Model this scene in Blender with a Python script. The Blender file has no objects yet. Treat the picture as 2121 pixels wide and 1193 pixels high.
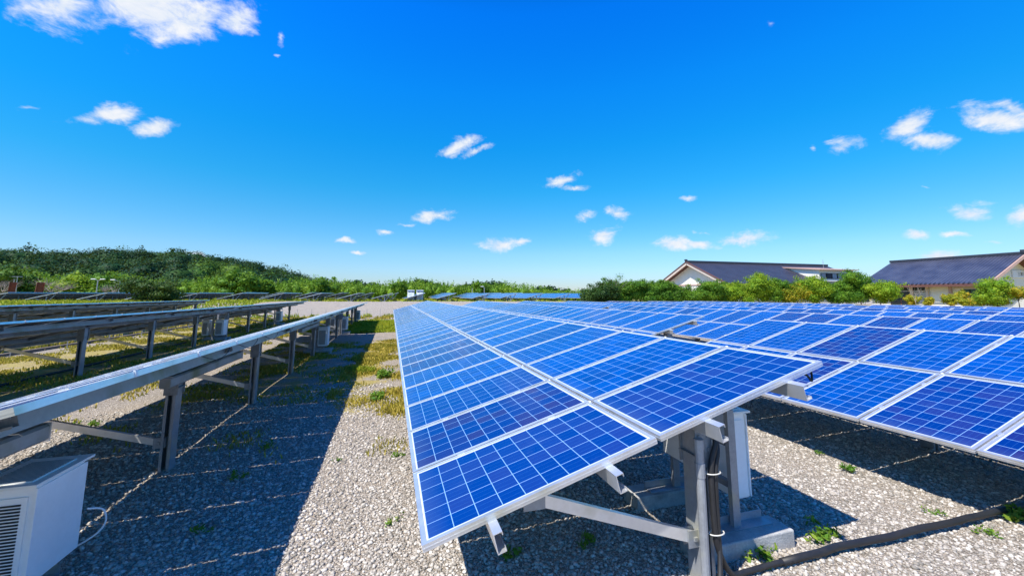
import bpy, math, random
import numpy as np
from mathutils import Vector, Matrix
R = math.radians
random.seed(7); rng = np.random.default_rng(7)
S = bpy.context.scene
COL = S.collection

# ------------------------------------------------------------------ camera
CAMZ = 2.15
cam_d = bpy.data.cameras.new('camera'); cam = bpy.data.objects.new('camera', cam_d); COL.objects.link(cam)
cam.location = (0, 0, CAMZ); cam.rotation_euler = (R(90 + 7.423), 0, R(-16.532))
cam_d.sensor_width = 36; cam_d.lens = 14.177; cam_d.shift_y = -.0443
cam_d.clip_start = .05; cam_d.clip_end = 5000
S.camera = cam
S.view_settings.view_transform = 'Standard'; S.view_settings.look = 'None'
S.view_settings.exposure = 0.58; S.view_settings.gamma = 1
_F = 835.26; _th = R(7.423); _az = R(16.532)
_f = Vector((math.sin(_az)*math.cos(_th), math.cos(_az)*math.cos(_th), math.sin(_th)))
_r = Vector((math.cos(_az), -math.sin(_az), 0)); _u = _r.cross(_f)
def ray(x, y): return (_r*(x-1060.5) + _u*(502.6-y) + _f*_F).normalized()     # direction of a pixel of the photograph
def at_y(px, Y):                                                             # world x of a pixel column at distance Y
    v = ray(px, 611); return v.x/v.y*Y

# ------------------------------------------------------------------ node helpers
def new_mat(name):
    m = bpy.data.materials.new(name); m.use_nodes = True
    nt = m.node_tree; nt.nodes.clear(); return m, nt
def N(nt, typ, **kw):
    n = nt.nodes.new(typ)
    ins = kw.pop('ins', {})
    for k, v in kw.items(): setattr(n, k, v)
    for k, v in ins.items():
        if isinstance(v, bpy.types.NodeSocket): nt.links.new(v, n.inputs[k])
        else: n.inputs[k].default_value = v
    return n
def math_(nt, op, a, b=0.0, clamp=False):
    n = nt.nodes.new('ShaderNodeMath'); n.operation = op; n.use_clamp = clamp
    for i, v in enumerate((a, b)):
        if isinstance(v, bpy.types.NodeSocket): nt.links.new(v, n.inputs[i])
        else: n.inputs[i].default_value = v
    return n.outputs[0]
def mix_(nt, f, a, b, typ='MIX'):
    n = nt.nodes.new('ShaderNodeMix'); n.data_type = 'RGBA'; n.blend_type = typ
    for i, v in ((0, f), (6, a), (7, b)):
        if isinstance(v, bpy.types.NodeSocket): nt.links.new(v, n.inputs[i])
        elif i == 0: n.inputs[i].default_value = v
        else: n.inputs[i].default_value = (*v, 1) if len(v) == 3 else v
    return n.outputs[2]
def ramp(nt, f, stops, interp='LINEAR'):
    n = nt.nodes.new('ShaderNodeValToRGB'); n.color_ramp.interpolation = interp
    els = n.color_ramp.elements
    while len(els) < len(stops): els.new(.5)
    for e, (p, c) in zip(els, stops):
        e.position = p; e.color = (*c, 1) if len(c) == 3 else c
    nt.links.new(f, n.inputs[0]); return n.outputs[0]
def maprange(nt, v, a, b, c=0.0, d=1.0, smooth=False):
    n = nt.nodes.new('ShaderNodeMapRange'); n.interpolation_type = 'SMOOTHSTEP' if smooth else 'LINEAR'
    nt.links.new(v, n.inputs[0])
    for i, x in enumerate((a, b, c, d)): n.inputs[i+1].default_value = x
    return n.outputs[0]
def out(nt, sh, disp=None):
    o = nt.nodes.new('ShaderNodeOutputMaterial'); nt.links.new(sh, o.inputs[0])

# ------------------------------------------------------------------ sky and sun
W = bpy.data.worlds.new('World'); S.world = W; W.use_nodes = True
wt = W.node_tree; wt.nodes.clear()
SUN_DIR = Vector((-.615, -.33, 1.0)).normalized()        # towards the sun
sun_el = math.asin(SUN_DIR.z); sun_rot = math.atan2(SUN_DIR.x, SUN_DIR.y)
sky = N(wt, 'ShaderNodeTexSky', sky_type='NISHITA', sun_disc=False, sun_elevation=sun_el, sun_rotation=sun_rot,
        air_density=1.0, dust_density=.2, ozone_density=3.0, altitude=0)
hs = N(wt, 'ShaderNodeHueSaturation', ins={'Hue': .5, 'Saturation': 1.35, 'Value': 1.0, 'Fac': 1.0, 'Color': sky.outputs[0]})
tc = N(wt, 'ShaderNodeTexCoord')
elev = N(wt, 'ShaderNodeSeparateXYZ', ins={0: tc.outputs['Generated']}).outputs[2]
# the deep azure of the photograph: clearer, bluer higher up; overhead, out of view, darkened to cut fill and deepen shadows
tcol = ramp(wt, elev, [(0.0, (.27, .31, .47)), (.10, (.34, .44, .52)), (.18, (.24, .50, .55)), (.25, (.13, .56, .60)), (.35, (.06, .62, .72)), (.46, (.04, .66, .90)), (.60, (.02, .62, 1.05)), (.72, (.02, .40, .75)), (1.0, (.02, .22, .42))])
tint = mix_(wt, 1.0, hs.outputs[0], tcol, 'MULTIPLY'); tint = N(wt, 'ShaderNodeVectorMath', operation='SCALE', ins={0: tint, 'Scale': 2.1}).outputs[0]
dirn = tc.outputs['Generated']
warp = N(wt, 'ShaderNodeTexNoise', ins={'Vector': dirn, 'Scale': 9.0, 'Detail': 5.0, 'Roughness': .6})
wv = N(wt, 'ShaderNodeVectorMath', operation='SUBTRACT', ins={0: warp.outputs['Color'], 1: (.5, .5, .5)})
wv2 = N(wt, 'ShaderNodeVectorMath', operation='SCALE', ins={0: wv.outputs[0], 'Scale': .055})
wd = N(wt, 'ShaderNodeVectorMath', operation='ADD', ins={0: dirn, 1: wv2.outputs[0]})
# clouds as soft ellipsoids of direction: photo pixel, half width, half height, tilt (deg, + rises to the right), weight
CL = [(285, 0, 165, 46, -6, 1.0), (400, 42, 110, 34, -14, 1.0), (125, 10, 85, 26, -8, 1.0), (330, 20, 110, 38, 0, .9), (490, 48, 42, 26, -20, 1.1), (345, 82, 40, 14, -20, 1.7),
      (225, 238, 52, 15, -14, 1.0), (325, 262, 40, 17, -15, 1.0), (78, 228, 55, 11, -10, 2.1),
      (955, 300, 38, 13, -18, 1.1), (990, 315, 30, 8, -20, 1.4), (1160, 378, 38, 12, -14, 1.15), (1190, 392, 28, 7, -10, 1.3),
      (900, 450, 30, 14, -8, .9), (800, 482, 16, 6, 0, 1.4), (845, 468, 40, 5, -4, 1.9), (718, 499, 24, 5, 0, 1.4), (738, 524, 13, 4, 0, 1.3),
      (1030, 506, 34, 12, -4, 1.0), (1077, 498, 21, 9, 0, 1.0), (1245, 489, 30, 13, -5, .9), (1278, 441, 26, 13, 12, 1.05), (1210, 445, 25, 10, -10, 1.3),
      (1420, 411, 18, 7, -12, 1.3), (1400, 506, 38, 12, 0, .95), (1450, 506, 32, 9, 8, 1.0), (1538, 497, 40, 11, 4, .9), (1462, 477, 24, 6, 0, 1.4),
      (1875, 262, 48, 22, -28, 1.15), (1925, 295, 52, 16, 10, 1.15), (1748, 300, 40, 22, -10, 1.3), (2062, 243, 80, 24, 10, 1.1), (2095, 216, 45, 14, 12, 1.5),
      (2022, 428, 42, 18, 0, 1.0), (2115, 445, 32, 20, 30, 1.0), (1905, 482, 30, 10, -8, 1.0), (1980, 482, 32, 8, 8, 1.5), (2060, 498, 40, 8, 0, 2.0),
      (1952, 530, 42, 14, 4, 1.0), (1925, 378, 16, 5, 0, 2.0), (1600, 52, 18, 9, 0, 2.5), (1680, 308, 14, 9, 60, 2.0), (580, 86, 9, 22, 14, 2.2), (570, 122, 12, 5, -10, 2.5), (400, 527, 26, 5, 0, 1.4)]
emin = None
for (px, py, hw, hh, tl, wgt) in CL:
    c = ray(px, py); e1 = ray(px+hw, py); e2 = ray(px, py-hh)
    a = (e1-c); b = (e2-c); sa = a.length; sb = b.length
    zc = c; xa = (a - zc*a.dot(zc)).normalized(); yb = zc.cross(xa)
    rot = Matrix((xa, yb, zc)).transposed() @ Matrix.Rotation(R(tl), 3, 'Z')
    mp = N(wt, 'ShaderNodeMapping', vector_type='TEXTURE', ins={'Vector': wd.outputs[0], 'Location': c, 'Rotation': rot.to_euler(), 'Scale': (sa*1.38, sb*1.42, .5)})
    ln = N(wt, 'ShaderNodeVectorMath', operation='LENGTH', ins={0: mp.outputs[0]})
    e = ln.outputs['Value'] if wgt == 1.0 else math_(wt, 'MULTIPLY', math_(wt, 'ADD', ln.outputs['Value'], (wgt-1)*.42), 1.0)
    emin = e if emin is None else math_(wt, 'MINIMUM', emin, e)
mps = N(wt, 'ShaderNodeMapping', ins={'Vector': dirn, 'Scale': (1, 1, 1.7)})
nz = N(wt, 'ShaderNodeTexNoise', ins={'Vector': mps.outputs[0], 'Scale': 19.0, 'Detail': 11.0, 'Roughness': .66, 'Distortion': .3})
dens = math_(wt, 'SUBTRACT', math_(wt, 'MULTIPLY', math_(wt, 'SUBTRACT', nz.outputs[0], .5), 2.3), emin)
cmask = maprange(wt, dens, -1.0, -.05, smooth=True)
cmask = math_(wt, 'MULTIPLY', cmask, .97)
shade = maprange(wt, nz.outputs[0], .35, .65)
ccol = mix_(wt, shade, (4.6, 5.3, 6.3), (6.3, 6.4, 6.6))
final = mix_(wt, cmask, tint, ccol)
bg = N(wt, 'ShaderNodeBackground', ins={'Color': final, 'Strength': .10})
wo = N(wt, 'ShaderNodeOutputWorld', ins={0: bg.outputs[0]})

sun_d = bpy.data.lights.new('sun', 'SUN'); sun = bpy.data.objects.new('sun', sun_d); COL.objects.link(sun)
sun_d.energy = 5.0; sun_d.angle = R(.5); sun_d.color = (1.0, .94, .84)
sun.rotation_euler = (-SUN_DIR).to_track_quat('-Z', 'Y').to_euler(); sun.location = (-20, -10, 40)

# ------------------------------------------------------------------ materials
def pbr(nt, **ins):
    n = nt.nodes.new('ShaderNodeBsdfPrincipled')
    for k, v in ins.items():
        k = k.replace('_', ' ')
        if isinstance(v, bpy.types.NodeSocket): nt.links.new(v, n.inputs[k])
        elif k == 'Base Color' and len(v) == 3: n.inputs[k].default_value = (*v, 1)
        else: n.inputs[k].default_value = v
    return n
def worn(name, col, metallic=0.0, rough=.5, var=.18, scale=6.0, streak=None, bump=.0, bscale=60):
    """plain painted or metal surface with large soft variation and fine speckle"""
    m, nt = new_mat(name)
    t = N(nt, 'ShaderNodeTexCoord').outputs['Object']
    oi = N(nt, 'ShaderNodeObjectInfo')
    off = N(nt, 'ShaderNodeVectorMath', operation='SCALE', ins={0: oi.outputs['Location'], 'Scale': .37})
    v = N(nt, 'ShaderNodeVectorMath', operation='ADD', ins={0: t, 1: off.outputs[0]}).outputs[0]
    n1 = N(nt, 'ShaderNodeTexNoise', ins={'Vector': v, 'Scale': scale, 'Detail': 6.0, 'Roughness': .65}).outputs[0]
    n2 = N(nt, 'ShaderNodeTexNoise', ins={'Vector': v, 'Scale': scale*9, 'Detail': 3.0}).outputs[0]
    f = math_(nt, 'ADD', math_(nt, 'MULTIPLY', n1, .7), math_(nt, 'MULTIPLY', n2, .3))
    lo = tuple(c*(1-var*1.6) for c in col); hi = tuple(min(1, c*(1+var)) for c in col)
    c = ramp(nt, f, [(.32, lo), (.66, hi)])
    if streak:
        n3 = N(nt, 'ShaderNodeTexNoise', ins={'Vector': v, 'Scale': scale*.8, 'Detail': 4.0}).outputs[0]
        c = mix_(nt, maprange(nt, n3, .54, .72), c, streak)
    kw = dict(Base_Color=c, Metallic=metallic, Roughness=maprange(nt, n1, .3, .7, rough*.8, min(1, rough*1.2)))
    p = pbr(nt, **kw)
    if bump:
        n4 = N(nt, 'ShaderNodeTexNoise', ins={'Vector': v, 'Scale': bscale, 'Detail': 4.0}).outputs[0]
        b = N(nt, 'ShaderNodeBump', ins={'Height': n4, 'Strength': bump, 'Distance': .01}); nt.links.new(b.outputs[0], p.inputs['Normal'])
    out(nt, p.outputs[0]); return m
M = {}
M['alu'] = worn('anodised_aluminium', (.80, .81, .82), .72, .33, .07, 3, streak=(.60, .60, .52))
M['galv'] = worn('galvanised_steel', (.33, .35, .38), .35, .40, .16, 5, streak=(.40, .40, .33))
M['stained'] = worn('stained_galvanised_steel', (.33, .345, .36), .3, .5, .12, 2.5, streak=(.17, .19, .11))
M['galvd'] = worn('dull_galvanised_steel', (.28, .295, .31), .4, .5, .18, 7)
M['cream'] = worn('cream_enamel', (.86, .86, .82), 0, .4, .05, 4)
M['white'] = worn('white_enamel', (.90, .91, .91), 0, .35, .04, 3)
M['conc'] = worn('concrete', (.40, .40, .39), 0, .9, .22, 7, streak=(.26, .26, .25), bump=.5)
M['rubber'] = worn('black_rubber', (.018, .018, .02), 0, .55, .2, 10)
M['dark'] = worn('dark_void', (.02, .02, .022), 0, .7, .1, 10)
M['rust'] = worn('rusty_steel', (.24, .075, .035), .1, .85, .35, 4)
M['wallc'] = worn('cream_render', (.76, .72, .64), 0, .9, .05, 1.2)
M['pink'] = worn('pink_trim', (.50, .33, .28), 0, .8, .06, 2)
M['beige'] = worn('pale_trim', (.60, .49, .42), 0, .8, .06, 2)
M['brown'] = worn('brown_trim', (.13, .055, .045), 0, .7, .1, 2)
M['bark'] = worn('bark', (.11, .09, .07), 0, .95, .3, 14, bump=.6)
M['barkpale'] = worn('pale_bark', (.30, .26, .22), 0, .9, .2, 14)
M['wood'] = worn('weathered_wood', (.16, .13, .10), 0, .9, .3, 9)
M['signw'] = worn('sign_board', (.72, .73, .76), 0, .6, .02, 2)
M['ink'] = worn('sign_lettering', (.04, .04, .06), 0, .6, .02, 2)
M['tie'] = worn('cable_tie', (.6, .58, .52), 0, .5, .05, 9)

def mat_cells():
    """polycrystalline cells: ten by six per panel in UV"""
    m, nt = new_mat('solar_cells')
    uv = N(nt, 'ShaderNodeUVMap').outputs[0]
    sx = N(nt, 'ShaderNodeSeparateXYZ', ins={0: uv})
    u, v = sx.outputs[0], sx.outputs[1]             # u 0..10 up the slope, v 0..6 along the row (may run over many panels)
    oi = N(nt, 'ShaderNodeObjectInfo').outputs['Random']
    def line(c, half, shift=0.0):
        f = math_(nt, 'FRACT', math_(nt, 'ADD', c, .5+shift)); d = math_(nt, 'ABSOLUTE', math_(nt, 'SUBTRACT', f, .5))
        return maprange(nt, d, half, half*1.35, 1.0, 0.0)
    gx = line(u, .013); gy = line(v, .013)
    grid = math_(nt, 'MAXIMUM', gx, gy)
    b1 = line(v, .0052, .333); b2 = line(v, .0052, -.333)  # bus bars run up the slope
    bus = math_(nt, 'MULTIPLY', math_(nt, 'MAXIMUM', b1, b2), .30)
    fx = math_(nt, 'FLOOR', u); fy = math_(nt, 'FLOOR', v)
    cc = N(nt, 'ShaderNodeCombineXYZ', ins={0: fx, 1: fy, 2: math_(nt, 'MULTIPLY', oi, 97.0)})
    wn = N(nt, 'ShaderNodeTexWhiteNoise', noise_dimensions='3D', ins={'Vector': cc.outputs[0]})
    cry = N(nt, 'ShaderNodeTexVoronoi', ins={'Vector': N(nt, 'ShaderNodeVectorMath', operation='ADD', ins={0: uv, 1: cc.outputs[0]}).outputs[0], 'Scale': 7.0})
    base = mix_(nt, wn.outputs['Value'], (.0003, .038, .22), (.0003, .062, .325))
    crc = N(nt, 'ShaderNodeSeparateColor', ins={0: cry.outputs['Color']}).outputs[0]
    base = mix_(nt, maprange(nt, crc, 0, 1, 0.0, .22), base, (.0005, .022, .17))
    # some panels are of a darker violet batch, patchily so
    pn = N(nt, 'ShaderNodeTexWhiteNoise', noise_dimensions='1D', ins={'W': math_(nt, 'MULTIPLY', oi, 311.0)}).outputs[0]
    batch = maprange(nt, pn, .62, .82)
    patch = maprange(nt, wn.outputs['Value'], .35, .95)
    vio = mix_(nt, patch, (.0006, .022, .19), (.022, .012, .11))
    base = mix_(nt, math_(nt, 'MULTIPLY', batch, .85), base, vio)
    pv = N(nt, 'ShaderNodeHueSaturation', ins={'Hue': .5, 'Saturation': 1.0, 'Value': maprange(nt, pn, 0, 1, 1.12, .88), 'Fac': 1.0, 'Color': base})
    col = mix_(nt, bus, pv.outputs[0], (.06, .24, .55))
    col = mix_(nt, math_(nt, 'MULTIPLY', grid, .85), col, (.27, .50, .78))
    dust = N(nt, 'ShaderNodeTexNoise', ins={'Vector': N(nt, 'ShaderNodeVectorMath', operation='ADD', ins={0: N(nt, 'ShaderNodeTexCoord').outputs['Object'], 1: N(nt, 'ShaderNodeCombineXYZ', ins={0: math_(nt, 'MULTIPLY', oi, 50.0)}).outputs[0]}).outputs[0], 'Scale': 2.2, 'Detail': 8.0, 'Roughness': .7}).outputs[0]
    low = maprange(nt, u, 0.0, .9, .10, 0.0)
    col = mix_(nt, math_(nt, 'ADD', maprange(nt, dust, .55, .85, 0.0, .10), low), col, (.16, .24, .36))
    p = pbr(nt, Base_Color=col, Roughness=.16, IOR=1.45, Metallic=0.0)
    p.inputs['Specular IOR Level'].default_value = .5
    dn = N(nt, 'ShaderNodeTexNoise', ins={'Vector': N(nt, 'ShaderNodeTexCoord').outputs['Object'], 'Scale': 5.0, 'Detail': 5.0}).outputs[0]
    nt.links.new(maprange(nt, dn, .3, .7, .10, .24), p.inputs['Roughness'])
    out(nt, p.outputs[0]); return m
M['cells'] = mat_cells()
M['back'] = worn('dull_back_sheet', (.13, .13, .13), 0, .6, .15, 3)
M['sheet'] = worn('white_back_sheet', (.55, .57, .58), 0, .5, .06, 3)

def leaf_mat(name, c1, c2, c3, nscale=.5, trans=.35):
    m, nt = new_mat(name)
    g = N(nt, 'ShaderNodeNewGeometry')
    rnd = g.outputs['Random Per Island']
    n1 = N(nt, 'ShaderNodeTexNoise', ins={'Vector': g.outputs['Position'], 'Scale': nscale, 'Detail': 3.0}).outputs[0]
    f = math_(nt, 'ADD', math_(nt, 'MULTIPLY', rnd, .55), math_(nt, 'MULTIPLY', maprange(nt, n1, .3, .7), .45))
    col = ramp(nt, f, [(.1, c1), (.5, c2), (.92, c3)])
    p = pbr(nt, Base_Color=col, Roughness=.6); p.inputs['Specular IOR Level'].default_value = .15 if nscale < .1 else .3
    tr = N(nt, 'ShaderNodeBsdfTranslucent', ins={'Color': mix_(nt, .5, col, (.25, .32, .03))})
    mx = N(nt, 'ShaderNodeMixShader', ins={0: trans, 1: p.outputs[0], 2: tr.outputs[0]})
    out(nt, mx.outputs[0]); return m
M['hedge'] = leaf_mat('hedge_leaves', (.03, .11, .008), (.085, .22, .012), (.20, .33, .02), .5)
M['lime'] = leaf_mat('lime_leaves', (.08, .20, .01), (.20, .35, .012), (.40, .48, .03), .7)
M['yellow'] = leaf_mat('yellow_leaves', (.14, .24, .015), (.38, .38, .02), (.62, .38, .03), .9)
M['darkleaf'] = leaf_mat('dark_leaves', (.012, .045, .006), (.03, .085, .010), (.08, .13, .014), .6, .2)
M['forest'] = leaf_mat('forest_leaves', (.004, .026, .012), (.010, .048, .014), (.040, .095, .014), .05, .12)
M['forest2'] = leaf_mat('lighter_forest_leaves', (.02, .07, .012), (.045, .12, .014), (.11, .19, .02), .05, .2)  # lighter green leaf tone, for the scattered groves
M['bamboo'] = leaf_mat('bamboo_leaves', (.06, .17, .010), (.15, .30, .014), (.28, .42, .03), .16, .3)
M['grass'] = leaf_mat('grass_blades', (.22, .22, .02), (.42, .34, .04), (.55, .42, .10), .8, .3)
M['grassg'] = leaf_mat('green_grass_blades', (.18, .26, .01), (.32, .38, .015), (.46, .44, .03), .7, .35)
M['weed'] = leaf_mat('weed_leaves', (.05, .16, .012), (.12, .26, .02), (.28, .36, .04), 3.0, .35)

def mat_ground():
    m, nt = new_mat('gravel_and_soil')
    g = N(nt, 'ShaderNodeNewGeometry'); pos = g.outputs['Position']
    jn = N(nt, 'ShaderNodeTexNoise', ins={'Vector': pos, 'Scale': 30.0, 'Detail': 2.0})
    jv = N(nt, 'ShaderNodeVectorMath', operation='SCALE', ins={0: jn.outputs['Color'], 'Scale': .02})
    pj = N(nt, 'ShaderNodeVectorMath', operation='ADD', ins={0: pos, 1: jv.outputs[0]}).outputs[0]
    v1 = N(nt, 'ShaderNodeTexVoronoi', ins={'Vector': pj, 'Scale': 46.0, 'Randomness': 1.0})
    v2 = N(nt, 'ShaderNodeTexVoronoi', ins={'Vector': pj, 'Scale': 100.0})
    e1 = N(nt, 'ShaderNodeTexVoronoi', feature='DISTANCE_TO_EDGE', ins={'Vector': pj, 'Scale': 46.0})
    s1 = N(nt, 'ShaderNodeSeparateColor', ins={0: v1.outputs['Color']}); s2 = N(nt, 'ShaderNodeSeparateColor', ins={0: v2.outputs['Color']})
    grey = ramp(nt, s1.outputs[0], [(0, (.18, .16, .135)), (.25, (.35, .315, .265)), (.6, (.47, .425, .365)), (.85, (.58, .535, .475)), (1, (.74, .70, .63))])
    fine = ramp(nt, s2.outputs[1], [(0, (.20, .17, .135)), (1, (.60, .52, .42))])
    big = N(nt, 'ShaderNodeTexNoise', ins={'Vector': pos, 'Scale': .9, 'Detail': 6.0, 'Roughness': .6}).outputs[0]
    mid = N(nt, 'ShaderNodeTexNoise', ins={'Vector': pos, 'Scale': 9.0, 'Detail': 4.0}).outputs[0]
    gcol = mix_(nt, maprange(nt, s2.outputs[2], .55, .6), grey, fine)
    crack = maprange(nt, e1.outputs['Distance'], .0, .14)
    gcol = mix_(nt, crack, mix_(nt, .8, gcol, (.055, .045, .038)), gcol)
    gcol = mix_(nt, maprange(nt, big, .35, .7, 0, .3), gcol, (.46, .37, .27))
    # soil / thatch where the vertex attribute says so
    at = N(nt, 'ShaderNodeAttribute', attribute_name='soil').outputs['Fac']
    n3 = N(nt, 'ShaderNodeTexNoise', ins={'Vector': pos, 'Scale': 1.7, 'Detail': 8.0, 'Roughness': .7}).outputs[0]
    sm = maprange(nt, math_(nt, 'ADD', at, math_(nt, 'MULTIPLY', math_(nt, 'SUBTRACT', n3, .5), 1.5)), .42, .62)
    scol = ramp(nt, mid, [(.3, (.28, .22, .08)), (.55, (.42, .34, .13)), (.75, (.30, .31, .06))])
    col = mix_(nt, sm, gcol, scol)
    h = math_(nt, 'ADD', math_(nt, 'MULTIPLY', v1.outputs['Distance'], -1.0), math_(nt, 'MULTIPLY', v2.outputs['Distance'], -.4))
    h = math_(nt, 'ADD', h, math_(nt, 'MULTIPLY', mid, .6))
    b = N(nt, 'ShaderNodeBump', ins={'Height': h, 'Strength': 1.0, 'Distance': .018})
    p = pbr(nt, Base_Color=col, Roughness=.92); nt.links.new(b.outputs[0], p.inputs['Normal'])
    p.inputs['Specular IOR Level'].default_value = .25
    out(nt, p.outputs[0]); return m
M['ground'] = mat_ground()
def mat_stones():
    m, nt = new_mat('loose_stones')
    g = N(nt, 'ShaderNodeNewGeometry')
    c = ramp(nt, g.outputs['Random Per Island'], [(0, (.18, .165, .14)), (.3, (.38, .345, .30)), (.8, (.54, .495, .435)), (1, (.70, .66, .60))])
    n1 = N(nt, 'ShaderNodeTexNoise', ins={'Vector': g.outputs['Position'], 'Scale': 90.0, 'Detail': 4.0}).outputs[0]
    c = mix_(nt, maprange(nt, n1, .35, .7, 0, .35), c, (.25, .22, .18))
    p = pbr(nt, Base_Color=c, Roughness=.9); out(nt, p.outputs[0]); return m
M['stones'] = mat_stones()
def mat_hill():
    m, nt = new_mat('hill_undergrowth')
    g = N(nt, 'ShaderNodeNewGeometry')
    n1 = N(nt, 'ShaderNodeTexNoise', ins={'Vector': g.outputs['Position'], 'Scale': .1, 'Detail': 8.0}).outputs[0]
    c = ramp(nt, n1, [(.3, (.01, .03, .008)), (.7, (.03, .07, .015))])
    out(nt, pbr(nt, Base_Color=c, Roughness=1.0).outputs[0]); return m
M['hill'] = mat_hill()
def mat_roof(name, col, col2, pitch_a, pitch_b, axis):
    """seams or tile courses laid out on the roof's own UVs (metres)"""
    m, nt = new_mat(name)
    uv = N(nt, 'ShaderNodeUVMap').outputs[0]; sx = N(nt, 'ShaderNodeSeparateXYZ', ins={0: uv})
    a = math_(nt, 'FRACT', math_(nt, 'DIVIDE', sx.outputs[0], pitch_a))
    wave = math_(nt, 'SINE', math_(nt, 'MULTIPLY', a, math.pi))
    h = wave
    n1 = N(nt, 'ShaderNodeTexNoise', ins={'Vector': uv, 'Scale': .5, 'Detail': 5.0}).outputs[0]
    c = mix_(nt, maprange(nt, n1, .3, .7), col, col2)
    seam = maprange(nt, wave, 0.0, .38, 1.0, 0.0)
    if pitch_b:
        bfr = math_(nt, 'FRACT', math_(nt, 'DIVIDE', sx.outputs[1], pitch_b))
        h = math_(nt, 'ADD', wave, math_(nt, 'MULTIPLY', bfr, -1.0))
        seam = math_(nt, 'MAXIMUM', seam, maprange(nt, bfr, .86, 1.0))
    c = mix_(nt, math_(nt, 'MULTIPLY', seam, .7), c, tuple(x*.35 for x in col))
    b = N(nt, 'ShaderNodeBump', ins={'Height': h, 'Strength': 1.0, 'Distance': .08})
    p = pbr(nt, Base_Color=c, Roughness=.42); nt.links.new(b.outputs[0], p.inputs['Normal']); out(nt, p.outputs[0]); return m
M['roofmetal'] = mat_roof('navy_seamed_roof', (.034, .035, .050), (.048, .049, .068), .55, 0, 0)
M['rooftile'] = mat_roof('blue_grey_pantiles', (.040, .046, .080), (.085, .095, .140), .42, .42, 0)
M['ridge'] = worn('ridge_tiles', (.03, .035, .05), 0, .5, .15, 3)
def mat_glass(name, col):
    m, nt = new_mat(name)
    n1 = N(nt, 'ShaderNodeTexNoise', ins={'Vector': N(nt, 'ShaderNodeTexCoord').outputs['Object'], 'Scale': .8, 'Detail': 2.0}).outputs[0]
    c = mix_(nt, n1, tuple(x*.6 for x in col), tuple(x*1.5 for x in col))
    out(nt, pbr(nt, Base_Color=c, Roughness=.06, IOR=1.5).outputs[0]); return m
M['glass'] = mat_glass('dark_window_glass', (.03, .04, .045)); M['glassg'] = mat_glass('greenish_window_glass', (.07, .13, .10)); M['curtain'] = mat_glass('curtained_window_glass', (.35, .36, .36))

# ------------------------------------------------------------------ mesh builder
class MB:
    def __init__(s): s.v = []; s.f = []; s.m = []; s.uv = {}
    def quad(s, pts, m=0, uv=None):
        i = len(s.v); s.v += [tuple(p) for p in pts]; s.f.append(tuple(range(i, i+len(pts)))); s.m.append(m)
        if uv: s.uv[len(s.f)-1] = uv
    def box(s, lo, hi, m=0, M_=None):
        x0, y0, z0 = lo; x1, y1, z1 = hi
        p = [(x0, y0, z0), (x1, y0, z0), (x1, y1, z0), (x0, y1, z0), (x0, y0, z1), (x1, y0, z1), (x1, y1, z1), (x0, y1, z1)]
        if M_ is not None: p = [tuple(M_ @ Vector(q)) for q in p]
        i = len(s.v); s.v += p
        for f in ((0, 3, 2, 1), (4, 5, 6, 7), (0, 1, 5, 4), (1, 2, 6, 5), (2, 3, 7, 6), (3, 0, 4, 7)):
            s.f.append(tuple(i+k for k in f)); s.m.append(m)
    def beam(s, a, b, prof, up=Vector((0, 0, 1)), m=0, closed=True):
        """sweep a 2D closed profile (x right, y up) from a to b, with end caps"""
        a = Vector(a); b = Vector(b); d = (b-a).normalized(); r = d.cross(up)
        if r.length < 1e-4: r = Vector((1, 0, 0))
        r.normalize(); u = r.cross(d)
        i = len(s.v); n = len(prof)
        for c in (a, b): s.v += [tuple(c + r*x + u*y) for x, y in prof]
        for k in range(n):
            j = (k+1) % n; s.f.append((i+k, i+j, i+n+j, i+n+k)); s.m.append(m)
        s.f.append(tuple(i+k for k in reversed(range(n)))); s.f.append(tuple(i+n+k for k in range(n))); s.m += [m, m]
    def tube(s, pts, r, n=8, m=0, cap=True):
        pts = [Vector(p) for p in pts]; i0 = len(s.v)
        rr = r if isinstance(r, (list, tuple)) else [r]*len(pts)
        prev = None
        for k, p in enumerate(pts):
            d = (pts[min(k+1, len(pts)-1)] - pts[max(k-1, 0)]).normalized()
            ref = Vector((0, 0, 1)) if abs(d.z) < .9 else Vector((1, 0, 0))
            if prev is not None: ref = prev
            a = d.cross(ref)
            if a.length < 1e-4: a = d.orthogonal()
            a.normalize(); b = a.cross(d).normalized(); prev = -b if False else b
            for q in range(n):
                t = 2*math.pi*q/n; s.v.append(tuple(p + (a*math.cos(t)+b*math.sin(t))*rr[k]))
        for k in range(len(pts)-1):
            for q in range(n):
                j = (q+1) % n; s.f.append((i0+k*n+q, i0+k*n+j, i0+(k+1)*n+j, i0+(k+1)*n+q)); s.m.append(m)
        if cap:
            s.f.append(tuple(i0+q for q in reversed(range(n)))); s.f.append(tuple(i0+(len(pts)-1)*n+q for q in range(n))); s.m += [m, m]
    def mesh(s, name, mats, smooth=False):
        me = bpy.data.meshes.new(name); me.from_pydata(s.v, [], s.f)
        for k in (mats if isinstance(mats, (list, tuple)) else [mats]): me.materials.append(M[k])
        if len(me.materials) > 1: me.polygons.foreach_set('material_index', s.m)
        if s.uv:
            l = me.uv_layers.new(name='UVMap')
            for fi, uv in s.uv.items():
                p = me.polygons[fi]
                for li, c in zip(p.loop_indices, uv): l.data[li].uv = c
        if smooth: me.polygons.foreach_set('use_smooth', [True]*len(s.f))
        me.update(); return me
    def build(s, name, mats, parent=None, smooth=False, bevel=0):
        o = link(name, s.mesh(name, mats, smooth), parent)
        if bevel:
            b = o.modifiers.new('bevel', 'BEVEL'); b.width = bevel; b.segments = 2; b.limit_method = 'ANGLE'
        return o
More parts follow.
